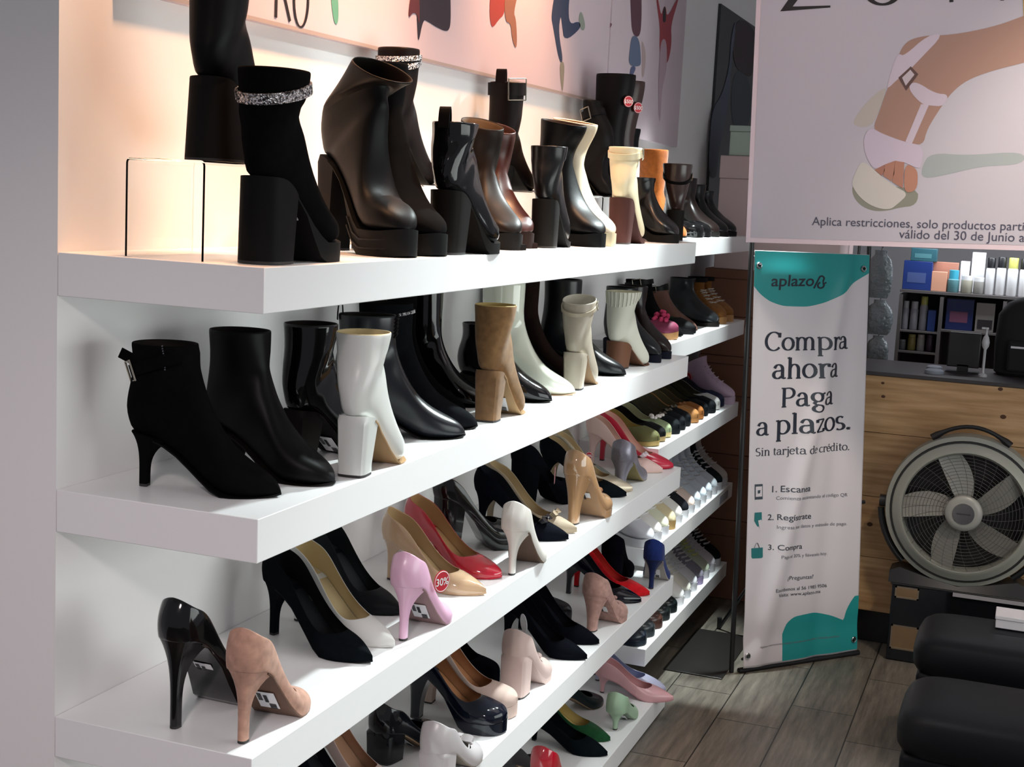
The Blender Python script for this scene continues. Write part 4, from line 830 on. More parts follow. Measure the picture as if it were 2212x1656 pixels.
lc = sorted([pts[0], pts[2], pts[3], pts[4], pts[5], pts[6]]); lc[0] = (pts[0][0], pts[1][1]-.01)
top1 = pchip(lc); u_a, u_b = lc[0][0], lc[-1][0]
patch('teal_corner', TEAL, lambda u: ((.004, top1(u)) if u <= u_b else (.004, lc[-1][1]+.06*math.sqrt(max(0, min(1, (u-u_b)/.09))))), 70, 36, u_a, 1)
# serif lettering drawn with a broad pen
def glyphs():
    g = {}
    st = lambda x, y0, y1: [(x, y0+(y1-y0)*i/8) for i in range(9)]
    sf = lambda x, y, w=.17: [(x-w, y), (x+w, y)]
    g['o'] = (.98, [(arc(.48, .5, .40, .49, 0, 360, 28), 1)])
    g['C'] = (1.32, [(arc(.70, .72, .58, .73, 42, 318, 24), 1), ([(1.13, 1.02), (1.15, 1.40)], 0)])
    g['P'] = (1.15, [(st(.28, 0, 1.42), 1), ([(.28, 1.40), (.55, 1.42)]+arc(.60, 1.04, .40, .38, 90, -90, 14)+[(.28, .66)], 1), (sf(.28, 0), 0), ([(.08, 1.42), (.32, 1.42)], 0)])
    g['h'] = (1.12, [(st(.24, 0, 1.5), 1), (arc(.54, .62, .30, .38, 165, 0, 12)+[(.84, .3), (.84, 0)], 1), (sf(.24, 0), 0), (sf(.84, 0), 0), ([(.06, 1.46), (.24, 1.5)], 0)])
    g['n'] = (1.12, [(st(.24, 0, 1.0), 1), (arc(.54, .62, .30, .38, 165, 0, 12)+[(.84, .3), (.84, 0)], 1), (sf(.24, 0), 0), (sf(.84, 0), 0), ([(.06, .96), (.24, 1.0)], 0)])
    g['m'] = (1.72, [(st(.24, 0, 1.0), 1), (arc(.54, .62, .30, .38, 165, 0, 12)+[(.84, .3), (.84, 0)], 1), (arc(1.14, .62, .30, .38, 165, 0, 12)+[(1.44, .3), (1.44, 0)], 1), (sf(.24, 0), 0), (sf(.84, 0), 0), (sf(1.44, 0), 0), ([(.06, .96), (.24, 1.0)], 0)])
    g['r'] = (.80, [(st(.24, 0, 1.0), 1), (arc(.58, .62, .34, .38, 165, 60, 10), 1), (sf(.24, 0), 0), ([(.06, .96), (.24, 1.0)], 0), (arc(.70, .88, .05, .05, 0, 360, 8), 1)])
    g['p'] = (1.10, [(st(.26, -.5, 1.0), 1), (arc(.54, .5, .42, .49, 140, -140, 22), 1), (sf(.26, -.5), 0), ([(.06, .96), (.26, 1.0)], 0)])
    g['d'] = (1.10, [(st(.82, 0, 1.5), 1), (arc(.52, .5, .42, .49, 40, 320, 22), 1), ([(.82, .02), (1.0, .04)], 0), ([(.64, 1.46), (.82, 1.5)], 0)])
    g['a'] = (.98, [([(.16, .74)]+arc(.44, .68, .27, .32, 150, 0, 12)+[(.71, .3), (.73, .06), (.80, .0), (.94, .05)], 1), ([(.71, .60), (.48, .55)]+arc(.38, .28, .27, .27, 80, 290, 14)+[(.70, .20)], 1)])
    g['g'] = (1.0, [(arc(.44, .66, .31, .33, 0, 360, 22), 1), ([(.34, .34), (.22, .20), (.32, .08), (.60, .04)]+arc(.52, -.22, .36, .26, 55, -235, 20)+[(.30, .04)], 1), ([(.70, .88), (.94, .98)], 1)])
    g['l'] = (.55, [(st(.27, 0, 1.5), 1), (sf(.27, 0, .2), 0), ([(.07, 1.46), (.27, 1.5)], 0)])
    g['i'] = (.55, [(st(.27, 0, 1.0), 1), (sf(.27, 0, .2), 0), ([(.07, .96), (.27, 1.0)], 0), (arc(.27, 1.34, .04, .04, 0, 360, 8), 1)])
    g['j'] = (.50, [(st(.30, -.25, 1.0)[::-1]+arc(.08, -.25, .22, .22, 0, -110, 8), 1), ([(.10, .96), (.30, 1.0)], 0), (arc(.30, 1.34, .04, .04, 0, 360, 8), 1)])
    g['t'] = (.62, [(st(.27, .2, 1.3)[::-1]+arc(.45, .2, .18, .18, 180, 300, 8), 1), ([(.05, .97), (.55, .97)], 0)])
    g['e'] = (.92, [([(.12, .56), (.80, .56)], 0), (arc(.47, .5, .38, .49, 8, 320, 24), 1)])
    g['c'] = (.88, [(arc(.50, .5, .40, .49, 50, 315, 22), 1)])
    g['s'] = (.80, [(arc(.40, .74, .26, .25, 40, 265, 12)+arc(.38, .25, .29, .25, 80, -140, 14), 1)])
    g['S'] = (1.0, [(arc(.50, 1.08, .32, .36, 40, 265, 12)+arc(.48, .36, .37, .36, 80, -140, 14), 1)])
    g['z'] = (.90, [([(.10, .97), (.78, .97)], 0), ([(.76, .97), (.12, .03)], 1), ([(.10, .03), (.82, .03)], 0), ([(.10, .97), (.10, .74)], 0), ([(.82, .03), (.82, .27)], 0)])
    g['.'] = (.40, [(arc(.18, .08, .05, .05, 0, 360, 10), 1)])
    g['é'] = (.92, g['e'][1]+[([(.42, 1.18), (.62, 1.42)], 1)])
    g[' '] = (.45, [])
    return g
GL = glyphs()
def serif(name, text, p0, p1, m, thick=.225, thin=.095):
    """lettering from p0 (left end of the base line) to p1 (right end), both measured on the sheet"""
    (u0, v0), (u1, v1) = buv(*p0), buv(*p1); W = sum(GL[c][0] for c in text); mb = MB(); x = 0
    du, dv = (u1-u0)/W, (v1-v0)/W; asp = (BR-BL).length/((TL-BL).length)
    for c in text:
        w_, S = GL[c]
        for pts, _ in S:
            if len(pts) == 2: pts = [(pts[0][0]+(pts[1][0]-pts[0][0])*i/4, pts[0][1]+(pts[1][1]-pts[0][1])*i/4) for i in range(5)]
            ribbon(mb, pts, thick, thin, lambda X, Y: bsurf(u0+du*(x+X), v0+dv*(x+X)+du*Y*asp*.74, .0016))
        x += w_
    return mb.build(name, m, bn, smooth=False, fix=False)
serif('headline', 'Compra', (1652, 757), (1838, 753), NAVY); serif('headline', 'ahora', (1668, 818), (1814, 813), NAVY)
serif('headline', 'Paga', (1685, 879), (1802, 872), NAVY); serif('headline', 'a', (1634, 941), (1662, 939), NAVY); serif('headline', 'plazos.', (1674, 938), (1842, 927), NAVY)
serif('subline', 'Sin tarjeta de crédito.', (1632, 985), (1838, 972), mat('banner_dark_ink', srgb('3a3b46'), .5), .2, .11)
def btext(name, s, p0, px_len, m, slope=-.03, bold=0):
    (u0, v0), (u1, v1) = buv(*p0), buv(p0[0]+px_len, p0[1]+slope*px_len)
    c = bpy.data.curves.new('w', 'FONT'); c.body = s; t_ = bpy.data.objects.new('w', c); COL.objects.link(t_); bpy.context.view_layer.update(); wd = t_.dimensions.x or 1; bpy.data.objects.remove(t_)
    asp = (BR-BL).length/((TL-BL).length); k_ = (u1-u0)/wd; kv = (v1-v0)/wd
    return textmesh(name, s, 1, m, lambda x, y: bsurf(u0+k_*x, v0+kv*x+k_*asp*y*.74, .0016), bn, bold=bold)
btext('brand_name', 'aplazo', (1665, 618), 88, NAVY, -.01, .012)
mb = MB()
ua, va = buv(1756, 620); ub, vb = buv(1782, 620); kq = (ub-ua); asp = (BR-BL).length/((TL-BL).length)
lf = lambda X, Y: bsurf(ua+kq*X, va+kq*asp*.74*Y, .0016)
ribbon(mb, [(0, -.1), (.15, .35), (.32, .80)]+arc(.52, .72, .22, .22, 160, -40, 10)+[(.72, .30), (.98, .42)], .14, .14, lf); ribbon(mb, arc(.55, .18, .26, .24, 110, 400, 18), .14, .14, lf)
mb.build('brand_mark', NAVY, bn, smooth=False, fix=False)
ST = mat('banner_dark_ink', srgb('3a3b46'), .5)
for s, p, L_ in (('1. Escanea', (1664, 1063), 80), ('2. Regístrate', (1658, 1123), 92), ('3. Compra', (1658, 1187), 72)): btext('step_title', s, p, L_, ST, -.04, .008)
for s, p, L_ in (('Comienza escaneando el código QR', (1676, 1079), 156), ('Ingresa tus datos y método de pago.', (1676, 1141), 154), ('Paga el 20% y llévatelo hoy.', (1680, 1204), 110)): btext('step_note', s, p, L_, GREY, -.045)
btext('contact_line', '¿Preguntas?', (1698, 1252), 58, ST, -.06); btext('contact_line', 'Escríbenos al 56 1985 9506', (1668, 1277), 120, ST, -.07); btext('contact_line', 'Visita: www.aplazo.mx', (1676, 1288), 100, ST, -.07)
btext('fine_print', 'Aplican restricciones y sujeto a aprobación de crédito. Consulta términos', (1638, 1398), 175, GREY, -.13)
def bpoly(name, pts, m, lift=.0016): return flat(name, pts, m, lambda x, y: bsurf(*buv(x, y), lift), bn)
ICON = mat('icon_teal', srgb('1f6f72'), .5); PAPER = mat('icon_white', srgb('d3ccd0'), .5)
bpoly('phone_icon', [(1631, 1046), (1648, 1045), (1648, 1078), (1631, 1079)], mat('icon_dark', srgb('3b4650'), .5)); bpoly('phone_screen', [(1633, 1051), (1646.5, 1050), (1646.5, 1072), (1633, 1073)], PAPER, .0020)
bpoly('phone_mark', [(1637, 1059), (1643, 1058), (1642, 1065), (1637, 1066)], MATS['icon_dark'], .0024)
bpoly('hand_phone_icon', [(1631, 1107), (1646, 1106), (1646, 1124), (1643, 1136), (1637, 1137), (1630, 1125)], ICON); bpoly('hand_mark', [(1638, 1124), (1645, 1122), (1646, 1134), (1641, 1141)], PAPER, .0020)
bpoly('bag_icon', [(1624, 1184), (1648, 1182), (1648, 1203), (1645, 1205), (1626, 1206), (1624, 1203)], ICON)
b = MB(); b.tube([bsurf(*buv(1630+11*i/8, 1184-12*math.sin(PI*i/8)), .0025) for i in range(9)], .0012, 5); b.build('bag_handle', GREY, bn)
BKM = mat('black_plastic', (.008, .008, .009), .4)
off = -nrm*.03
b = MB(); b.tube([BL+Vector((-.018, -.02, -.018))-BC+off, TL+Vector((-.002, -.01, .03))-BC+off*.5], .0085, 10); b.build('pole', BKM, bn)
b = MB(); b.tube([BR+Vector((.004, .004, -.012))-BC+off, TR+Vector((.004, .004, .03))-BC+off*.5], .0075, 10); b.build('pole', BKM, bn)
b = MB(); b.tube([BL+Vector((-.01, 0, -.012))-BC+off*.3, BR+Vector((.01, 0, -.008))-BC+off*.3], .010, 10); b.build('base_rail', BKM, bn)
leg = Vector((.319, 3.446, .005))-BC; hub = (BL+BR)/2; hub.z = .55; hub = hub-BC-nrm*.06
b = MB(); b.tube([hub, leg], .007, 8); b.tube([leg+Vector((0, 0, 0)), leg+Vector((0, 0, .04))], .009, 8); b.build('rear_leg', BKM, bn)
b = MB(); b.tube([hub, BL-BC+off+Vector((0, 0, .55))], .007, 8); b.tube([hub, BR-BC+off+Vector((0, 0, .55))], .007, 8); b.build('hub', BKM, bn)
RING = LM('b8b8ba', 'metal')
for u, v in ((.035, .965), (.95, .965), (.03, .03), (.965, .03)):
    b = MB(); c = bsurf(u, v, .003); e1 = (BR-BL).normalized(); e2 = (TL-BL).normalized()
    b.tube([c+e1*.009*math.cos(q*PI/8)+e2*.009*math.sin(q*PI/8) for q in range(16)], .003, 6, True); b.build('grommet', RING, bn)
    b = MB(); b.tube([c+nrm*.003, c-nrm*.03+e2*(.03 if v > .5 else -.02)], .005, 6); b.build('hook', BKM, bn)

# ------------------------------------------------------------------ big hanging sale poster
PY = 2.86
P00, P10 = on_y(1611, 523, PY), on_y(2212, 541, PY); P01 = on_y(1640, 0, PY)
ex = (P10-P00); ex.y = 0; ex.normalize(); ez = (P01-P00); ez.y = 0; ez = (ez-ex*ez.dot(ex)).normalized()
hp = thing('hanging_poster', 'large hanging poster of a foot in a white platform sandal', 'poster', P00)
Wp, Hp = 1.35, 1.05
def psurf(x, y, lift=0): v = ex*x+ez*y; return Vector((v.x, -lift, v.z))
b = MB(); q = [(0, 0), (Wp, 0), (Wp, Hp), (0, Hp)]
b.add([psurf(x, y, 0) for x, y in q]+[psurf(x, y, -.006) for x, y in q], [(0, 1, 2, 3), (7, 6, 5, 4), (0, 4, 5, 1), (1, 5, 6, 2), (2, 6, 7, 3), (3, 7, 4, 0)]); b.build('board', mat('poster_border', srgb('d9c6cf'), .5), hp, smooth=False)
MB().add([psurf(x, y, .0008) for x, y in ((.0155, .016), (Wp-.0155, .016), (Wp-.0155, Hp-.016), (.0155, Hp-.016))], [(0, 1, 2, 3)]).build('printed_field', mat('poster_field', srgb('b9b4be'), .5), hp, smooth=False, fix=False)
def pp(px, py, lift=.0012):
    v = on_y(px, py, PY)-P00; return psurf(v.dot(ex), v.dot(ez), lift)
k6 = .326
def foot(nm, pts, c, lift): return flat(nm, (lambda q: q if 'buckle' in nm or 'letter' in nm or len(q) < 6 else chaikin(q))([(1600+k6*x, k6*y) for x, y in pts]), ink(c), lambda x, y: pp(x, y, lift), hp)
foot('printed_shade', [(740, 1220), (800, 1230), (1180, 1240), (1170, 1360), (1050, 1375), (980, 1395), (880, 1400), (790, 1360), (740, 1290)], '86867a', .0012)
foot('printed_shade', [(1200, 1100), (1260, 1010), (1500, 1030), (1880, 1000), (1880, 1090), (1600, 1100), (1400, 1150), (1200, 1190)], '9ba2a4', .0012)
foot('printed_leg', [(2100, 20), (1877, 105), (1700, 170), (1500, 215), (1340, 235), (1240, 235), (1130, 258), (1075, 305), (1045, 370), (1010, 500), (960, 620), (920, 740), (875, 850), (930, 890), (1090, 945), (1210, 965), (1232, 860), (1330, 705), (1400, 610), (1500, 530), (1660, 470), (1877, 415), (2100, 360)], 'a17f72', .0016)
foot('printed_heel_block', [(930, 590), (975, 580), (900, 780), (860, 835), (790, 845), (732, 815), (830, 680)], 'b5ada8', .0014)
foot('printed_strap', [(1240, 232), (1352, 222), (1180, 400), (1100, 485), (1045, 520), (965, 598), (985, 520), (1020, 400), (1052, 352), (1080, 375)], 'c7bac8', .0020)
foot('printed_strap', [(1115, 560), (1165, 540), (1290, 620), (1382, 625), (1345, 705), (1262, 700), (1200, 690), (1125, 610)], 'c3b6c4', .0020)
foot('printed_strap', [(1195, 690), (1250, 690), (1135, 952), (1092, 938)], 'c3b6c4', .0023)
foot('printed_buckle', [(1045, 515), (1128, 440), (1178, 492), (1096, 602)], '5c4440', .0024); foot('printed_buckle_hole', [(1070, 515), (1125, 462), (1152, 495), (1094, 568)], 'c0b4bc', .0028)
foot('printed_sole', [(745, 1180), (735, 1225), (790, 1310), (880, 1372), (985, 1392), (1040, 1352), (1115, 1282), (1020, 1235), (940, 1175), (870, 1110), (800, 1060)], 'c4bfba', .0020)
foot('printed_band', [(880, 850), (930, 882), (1090, 942), (1215, 965), (1198, 1110), (1160, 1112), (1060, 1062), (960, 1088), (885, 1128), (835, 1045), (810, 940), (838, 865)], 'c2b5c6', .0024)
for i, pts in enumerate(([(888, 1125), (950, 1092), (955, 1130), (935, 1165)], [(955, 1090), (1022, 1065), (1018, 1150), (1000, 1200), (945, 1165)], [(1025, 1065), (1085, 1075), (1078, 1180), (1075, 1248), (1005, 1205)], [(1090, 1080), (1160, 1112), (1176, 1160), (1168, 1258), (1105, 1280), (1080, 1240)])): foot('printed_toe', pts, ['a07060', 'a87866', 'aa7866', 'b07e6a'][i], .0028)
foot('printed_letter', [(262, 76), (595, 50), (595, 37), (345, 44), (470, -120), (400, -120)], '141216', .002)
mb = MB(); ribbon(mb, [(1600+k6*x, k6*y) for x, y in arc(940, -95, 120, 125, 0, -0+360, 40)], 14, 5, lambda x, y: pp(x, y, .002), closed=False); mb.build('printed_letter', ink('141216'), hp, smooth=False, fix=False)
foot('printed_letter', [(1383, -120), (1410, -120), (1410, 14), (1383, 16)], '141216', .002); foot('printed_letter', [(1720, -100), (1745, -100), (1745, 4), (1720, 4)], '141216', .002)
foot('printed_badge', [(1870, -120), (2050, -120), (2050, 90), (1876, 110)], 'c9a02c', .003)
def ptext(s, p0, pxl, slope):
    a = pp(*p0, .002); e = pp(p0[0]+pxl, p0[1]+slope*pxl, .002)
    c = bpy.data.curves.new('w', 'FONT'); c.body = s; t_ = bpy.data.objects.new('w', c); COL.objects.link(t_); bpy.context.view_layer.update(); wd = t_.dimensions.x; bpy.data.objects.remove(t_)
    d = (e-a)/wd; up = Vector((-d.z, 0, d.x))
    return textmesh('printed_terms', s, 1, mat('poster_ink', srgb('4a4a5c'), .5), lambda x, y: a+d*x+up*y, hp)
ptext('Aplica restricciones, solo productos participantes,', (1754, 486), 560, .026); ptext('válido del 30 de Junio al 31', (1942, 514), 310, .030)
for sx in (.15, 1.15):
    b = MB(); p = psurf(sx, Hp-.005, -.003); b.tube([p, Vector((p.x, 0, 2.945-P00.z))], .0012, 6); b.build('hanging_wire', RING, hp)

# ------------------------------------------------------------------ pine counter
CY = 3.56
def pine():
    m = mat('pine', srgb('9d7c54'), .5); nt = m.node_tree; b = nt.nodes['Principled BSDF']
    tc = nt.nodes.new('ShaderNodeTexCoord'); mp = nt.nodes.new('ShaderNodeMapping'); mp.inputs['Scale'].default_value = (1.2, 8, 16)
    nz = nt.nodes.new('ShaderNodeTexNoise'); nz.inputs['Scale'].default_value = 3; nz.inputs['Detail'].default_value = 5
    rp = nt.nodes.new('ShaderNodeValToRGB'); rp.color_ramp.elements[0].position = .35; rp.color_ramp.elements[0].color = (*srgb('a07a50'), 1); rp.color_ramp.elements[1].position = .68; rp.color_ramp.elements[1].color = (*srgb('c6a076'), 1)
    L = nt.links.new; L(tc.outputs['Object'], mp.inputs[0]); L(mp.outputs[0], nz.inputs['Vector']); L(nz.outputs['Fac'], rp.inputs[0]); L(rp.outputs[0], b.inputs['Base Color'])
    return m
ct = thing('counter', 'pine plank counter behind the round floor fan', 'counter', (1.45, CY, 0)); X0, X1 = .665-1.45, 2.4-1.45
MB().box(X0+.02, X1, .03, .45, .002, .125).build('kick_base', BKM, ct, smooth=False)
PN = pine(); edges = [.125, .33, .56, .80, 1.012]
for i in range(4): MB().box(X0, X1, 0, .03, edges[i]+.0008, edges[i+1]-.0008).build('front_plank', PN, ct, smooth=False, bevel=.0015)
MB().box(X0, X1, .03, .45, .125, .995).build('carcass', PN, ct, smooth=False)
MB().box(X0-.005, X1, -.006, .46, 1.012, 1.026).build('worktop', mat('grey_top', srgb('3a3537'), .45), ct, smooth=False, bevel=.002)
KN = mat('pine_knot', srgb('4a2a14'), .6)
for px, py, s in ((1907, 827, .010), (1908, 856, .012), (2161, 840, .014), (2167, 900, .017), (1879, 1132, .017)):
    p = on_y(px, py, CY); b = MB(); b.lathe([(0, -.0006), (s*.6, -.0006), (s*.62, .0004), (0, .0004)], n=16, axis='y'); o = b.build('knot', KN, ct); o.location = (p.x-1.45, -.0002, p.z); o.scale = (1, 1, .75)

# ------------------------------------------------------------------ mirror box, fan
mx0 = .943
mbx = thing('mirror_box', 'low dark mirror-sided box under the fan', 'box', (mx0+.33, 3.40, 0))
MB().box(-.33, .33, 0, .14, .003, .282).build('body', mat('dark_mirror', (.05, .055, .065), .06, metal=.9), mbx, smooth=False, bevel=.003)
MB().box(-.335, .335, -.006, .145, .282, .289).build('top_plate', BKM, mbx, smooth=False, bevel=.002)
MB().box(-.12, .30, -.009, -.0065, .270, .284).build('edge_trim', mat('trim_grey', srgb('8f8c90'), .4), mbx, smooth=False)
for z0_, z1_, x0_, x1_ in ((.235, .278, -.318, -.235), (.045, .135, -.320, -.225)):  # warm metal panels stand in for reflections in the dark mirror
    fr_ = MB(); 
    for a_, b_, c_, d_ in ((x0_, x1_, z0_, z0_+.006), (x0_, x1_, z1_-.006, z1_), (x0_, x0_+.006, z0_, z1_), (x1_-.006, x1_, z0_, z1_)): fr_.box(a_, b_, -.004, -.0005, c_, d_)
    fo = fr_.build('reflection_frame', LM('c8b9a4', 'metal'), mbx, smooth=False); MB().box(x0_+.006, x1_-.006, -.002, -.0005, z0_+.006, z1_-.006).build('reflection_panel', mat('warm_reflection', srgb('d8b890'), .12, metal=1), fo, smooth=False)
fc = Vector((1.163, 3.455, .572)); FR = .272
fan = thing('floor_fan', 'round grey floor fan with five blades and black handle', 'fan', (fc.x, fc.y, .289)); h = fc.z-.289
GR = mat('fan_grey', srgb('8d8e85'), .42); GRD = mat('fan_dark', (.012, .012, .012), .45)
b = MB(); b.lathe([(FR*.77, .055), (FR*.79, .062), (FR*.83, .058), (FR*.87, .047), (FR*.99, .035), (FR*1.0, .02), (FR*1.0, -.04), (FR*.9, -.05), (FR*.80, -.045), (FR*.77, .0), (FR*.77, .055)], (0, 0, h), 64, 'y'); b.build('housing_ring', GR, fan)
b = MB(); b.lathe([(FR*.905, .0455), (FR*.925, .045), (FR*.935, .041), (FR*.905, .0425), (FR*.905, .0455)], (0, 0, h), 64, 'y'); b.build('rim_groove', GRD, fan)
b = MB(); b.lathe([(FR*.78, -.046), (FR*.99, -.05), (FR*.99, -.055), (0, -.055), (0, -.050), (FR*.78, -.05)], (0, 0, h), 48, 'y'); b.build('rear_shroud', GRD, fan)
b = MB()
for i in range(30):
    a = 2*PI*i/30; pts = []
    for q in range(6):
        rr = FR*(.24+.53*q/5); aa = a+.25*q/5; pts.append((rr*math.cos(aa), -(.062-.004*(q/5)), h+rr*math.sin(aa)))
    b.tube(pts, .0008, 5)
for q in range(13):
    rr = FR*(.26+.51*q/12); b.tube([(rr*math.cos(2*PI*k_/48), -.0625, h+rr*math.sin(2*PI*k_/48)) for k_ in range(48)], .0008, 5, True)
b.build('grille', mat('grille_grey', srgb('3c3c3a'), .5), fan)
b = MB(); b.lathe([(0, .074), (FR*.17, .074), (FR*.22, .070), (FR*.235, .064), (FR*.235, .052), (0, .052)], (0, 0, h), 40, 'y'); b.build('hub_cap', mat('fan_hub', srgb('8d8d88'), .35), fan)
b = MB(); b.lathe([(0, .0765), (FR*.135, .0765), (FR*.14, .0735), (0, .0735)], (0, 0, h), 32, 'y'); bd = b.build('hub_badge', LM('a9a9ac', 'metal'), fan)
MB().box(-.024, .024, -.0772, -.0764, h-.003, h+.002).build('badge_print', mat('badge_ink', (.03, .03, .03), .5), bd, smooth=False)
for i in range(5):
    a = R(95+72*i); rg = []
    for q in range(9):
        f = q/8; rr = FR*(.20+.57*f); wd = (.034+.050*math.sin(PI*min(1, .15+.6*f)))*.85; aa = a+.25*f; c_ = Vector((rr*math.cos(aa), 0, rr*math.sin(aa))); tn = Vector((-math.sin(aa), 0, math.cos(aa)))
        ring = []
        for sx, dy in ((-1, .012), (0, .0), (1, -.016)):
            for th in (0,): ring.append(c_+tn*wd*sx*.62+Vector((0, -.035+dy, h)))
        ring += [p+Vector((0, .0025, 0)) for p in ring[::-1]]; rg.append(ring)
    MB().rings(rg, True, True, True).build('fan_blade', mat('blade_grey', srgb('82807a'), .45), fan)
b = MB(); b.tube([(FR*1.035*math.cos(a_), -.0, h+FR*1.035*math.sin(a_)-.002+.020*math.sin((a_-R(62))/R(56)*PI)) for a_ in [R(62+56*i/14) for i in range(15)]], [.014, .013, .009]+[.0075]*9+[.009, .013, .014], 8); b.build('carry_handle', BKM, fan)
for sx in (-1, 1):
    b = MB(); b.lathe([(0, -.012), (.022, -.012), (.022, .012), (0, .012)], (0, 0, 0), 18); o = b.build('pivot_knob', BKM, fan); o.rotation_euler = (0, PI/2, 0); o.location = (sx*FR*1.035, 0, h-.0)
for q0 in (185, 309): b = MB(); b.tube([(FR*1.06*math.cos(R(q0+6*a_)), .0, h+FR*1.06*math.sin(R(q0+6*a_))) for a_ in range(8)], .012, 8); b.build('cradle_arm', BKM, fan)
b = MB(); rg = []
for x_, zt in ((-.235, .04), (-.20, .055), (-.10, .03), (0, .012), (.10, .03), (.20, .055), (.235, .04)): rg.append([(x_, -.055, .0005), (x_, .075, .0005), (x_, .06, zt), (x_, -.04, zt)])
b.rings(rg, True, True, True); b.build('foot_stand', BKM, fan)

# ------------------------------------------------------------------ black ottomans, box on the far one
LEA = mat('black_leatherette', (.004, .0045, .0065), .48, spec=.16, bump=(160, .15, .001))
def ottoman(label, x0, x1, y0, y1, hgt):
    t = thing('ottoman', label, 'seat', ((x0+x1)/2, (y0+y1)/2, 0), 0, 'black ottomans'); a, c_ = (x1-x0)/2, (y1-y0)/2
    b = MB().box(-a+.012, a-.012, -c_+.012, c_-.012, .002, hgt-.10); b.build('base', LEA, t, smooth=False, bevel=.012)
    rg = []
    for zq, ins in ((hgt-.102, .006), (hgt-.085, -.004), (hgt-.045, -.006), (hgt-.018, .006), (hgt-.006, .022), (hgt+.002, .05), (hgt+.008, .10)):
        ring = []
        for k_ in range(36):
            an = 2*PI*k_/36; cs, sn = math.cos(an), math.sin(an); e = .35 if ins < .04 else .45
            ring.append(((a-ins)*abs(cs)**e*(1 if cs >= 0 else -1), (c_-ins)*abs(sn)**e*(1 if sn >= 0 else -1), zq))
        rg.append(ring)
    MB().rings(rg, True, True, True).build('cushion', LEA, t, angle=70)
    return t
ottoman('near black leatherette ottoman cut by the right corner', 1.112, 1.60, 1.66, 2.05, .42)
ottoman('far black leatherette ottoman with a white box on it', 1.095, 1.60, 2.36, 2.74, .40)
p = on_z(2152, 1330, .41)
cb = thing('shoe_box', 'small white box lying on the far black ottoman', 'box', (p.x+.09, 2.62, .411)); MB().box(-.09, .09, -.05, .05, 0, .026).build('body', mat('white_card', srgb('d0ccd0'), .6), cb, smooth=False, bevel=.002); MB().box(-.092, .092, -.052, .052, .026, .038).build('lid', MATS['white_card'], cb, smooth=False, bevel=.002)

# ------------------------------------------------------------------ goods shelf behind the counter
SY = 4.30
gw = mat('grey_board', srgb('5c5858'), .5)
def g(px, py, Y=SY): v = on_y(px, py, Y); return v.x, v.z
cx, cz = 1860, 530; kx = .1751
def gp(x, y, Y=SY): return g(cx+kx*x, cz+kx*y, Y)
xL, _ = gp(440, 1000); xD, _ = gp(945, 1000); xR, _ = gp(1745, 800); _, zTop = gp(1000, 575); _, zM = gp(700, 1055); _, zLo = gp(700, 1310); _, zM2 = gp(1300, 1060)
sh = thing('goods_rack', 'grey rack of small bottles and boxes behind the counter', 'shelf', (xL, SY, 0)); th = .014
MB().box(0, 1.1, 0, .22, zTop-.011, zTop).build('shelf_board', gw, sh, smooth=False)
MB().box(-.0, th, 0, .22, .002, zTop-.02).build('side_panel', gw, sh, smooth=False); MB().box(xD-xL, xD-xL+th, 0, .22, .002, zTop-.02).build('divider', gw, sh, smooth=False); MB().box(xR-xL, xR-xL+th, 0, .22, .002, zTop-.02).build('divider', gw, sh, smooth=False)
MB().box(th, xD-xL, 0, .22, zM-.007, zM).build('shelf_board', gw, sh, smooth=False); MB().box(th, xD-xL, 0, .22, zLo-.008, zLo).build('shelf_board', gw, sh, smooth=False); MB().box(xD-xL+th, xR-xL, 0, .22, zM2-.008, zM2).build('shelf_board', gw, sh, smooth=False)
MB().box(0, 1.1, .22, .228, .002, zTop-.02).build('back_panel', mat('dark_board', (.02, .02, .025), .6), sh, smooth=False)
def carton_small(label, x0, x1, ztop, zbot, c, grp, Y=SY+.03, dep=.06, c2=None):
    yc_ = 400 if zbot == zTop else 1180 if zbot == zLo else 850; a, _ = gp(x0, yc_, Y); b_, _ = gp(x1, yc_, Y); t = thing('product_box', label, 'box', ((a+b_)/2, Y+dep/2, zbot+.0004), 0, grp); hw = (b_-a)/2
    MB().box(-hw, hw, -dep/2, dep/2, 0, ztop-zbot).build('carton', mat('pack_'+c, c, .4), t, smooth=False, bevel=.0015)
    if c2: MB().box(-hw*.7, hw*.6, -dep/2-.0006, -dep/2, (ztop-zbot)*.25, (ztop-zbot)*.6).build('printed_panel', mat('pack_'+c2, c2, .4), t, smooth=False)
    return t
def bottle(label, x0, x1, ztop, zbot, c, cap, grp, Y=SY+.05, capf=.25, kind='bottle', neck=.6):
    yc_ = 400 if zbot == zTop else 1180 if zbot == zLo else 850; a, _ = gp(x0, yc_, Y); b_, _ = gp(x1, yc_, Y); r_ = (b_-a)/2; hh = ztop-zbot-(0 if zbot == zTop else .011); t = thing('product_'+kind, label, kind, ((a+b_)/2, Y, zbot+.0004), 0, grp)
    MB().lathe([(r_*.9, 0), (r_, .003), (r_, hh*(1-capf)*.93), (r_*max(neck, .6), hh*(1-capf)), (0, hh*(1-capf))], n=18).build('body', mat('pack_'+c, c, .35), t)
    MB().lathe([(0, hh*(1-capf)-.001), (r_*neck, hh*(1-capf)-.001), (r_*neck, hh*.985), (r_*neck*.9, hh), (0, hh)], n=18).build('cap', mat('pack_'+cap, cap, .35), t)
    return t
G = 'products on the rack top'
Z_ = lambda y, Y=SY: gp(1000, y, Y)[1]
zt0 = zTop
carton_small('dark blue box on the rack top', 515, 870, Z_(215), zt0, '1a3478', G, c2='46588c'); carton_small('teal box stacked on the dark blue box', 550, 870, Z_(55), Z_(213), '2c5a66', G, c2='4a7c84')
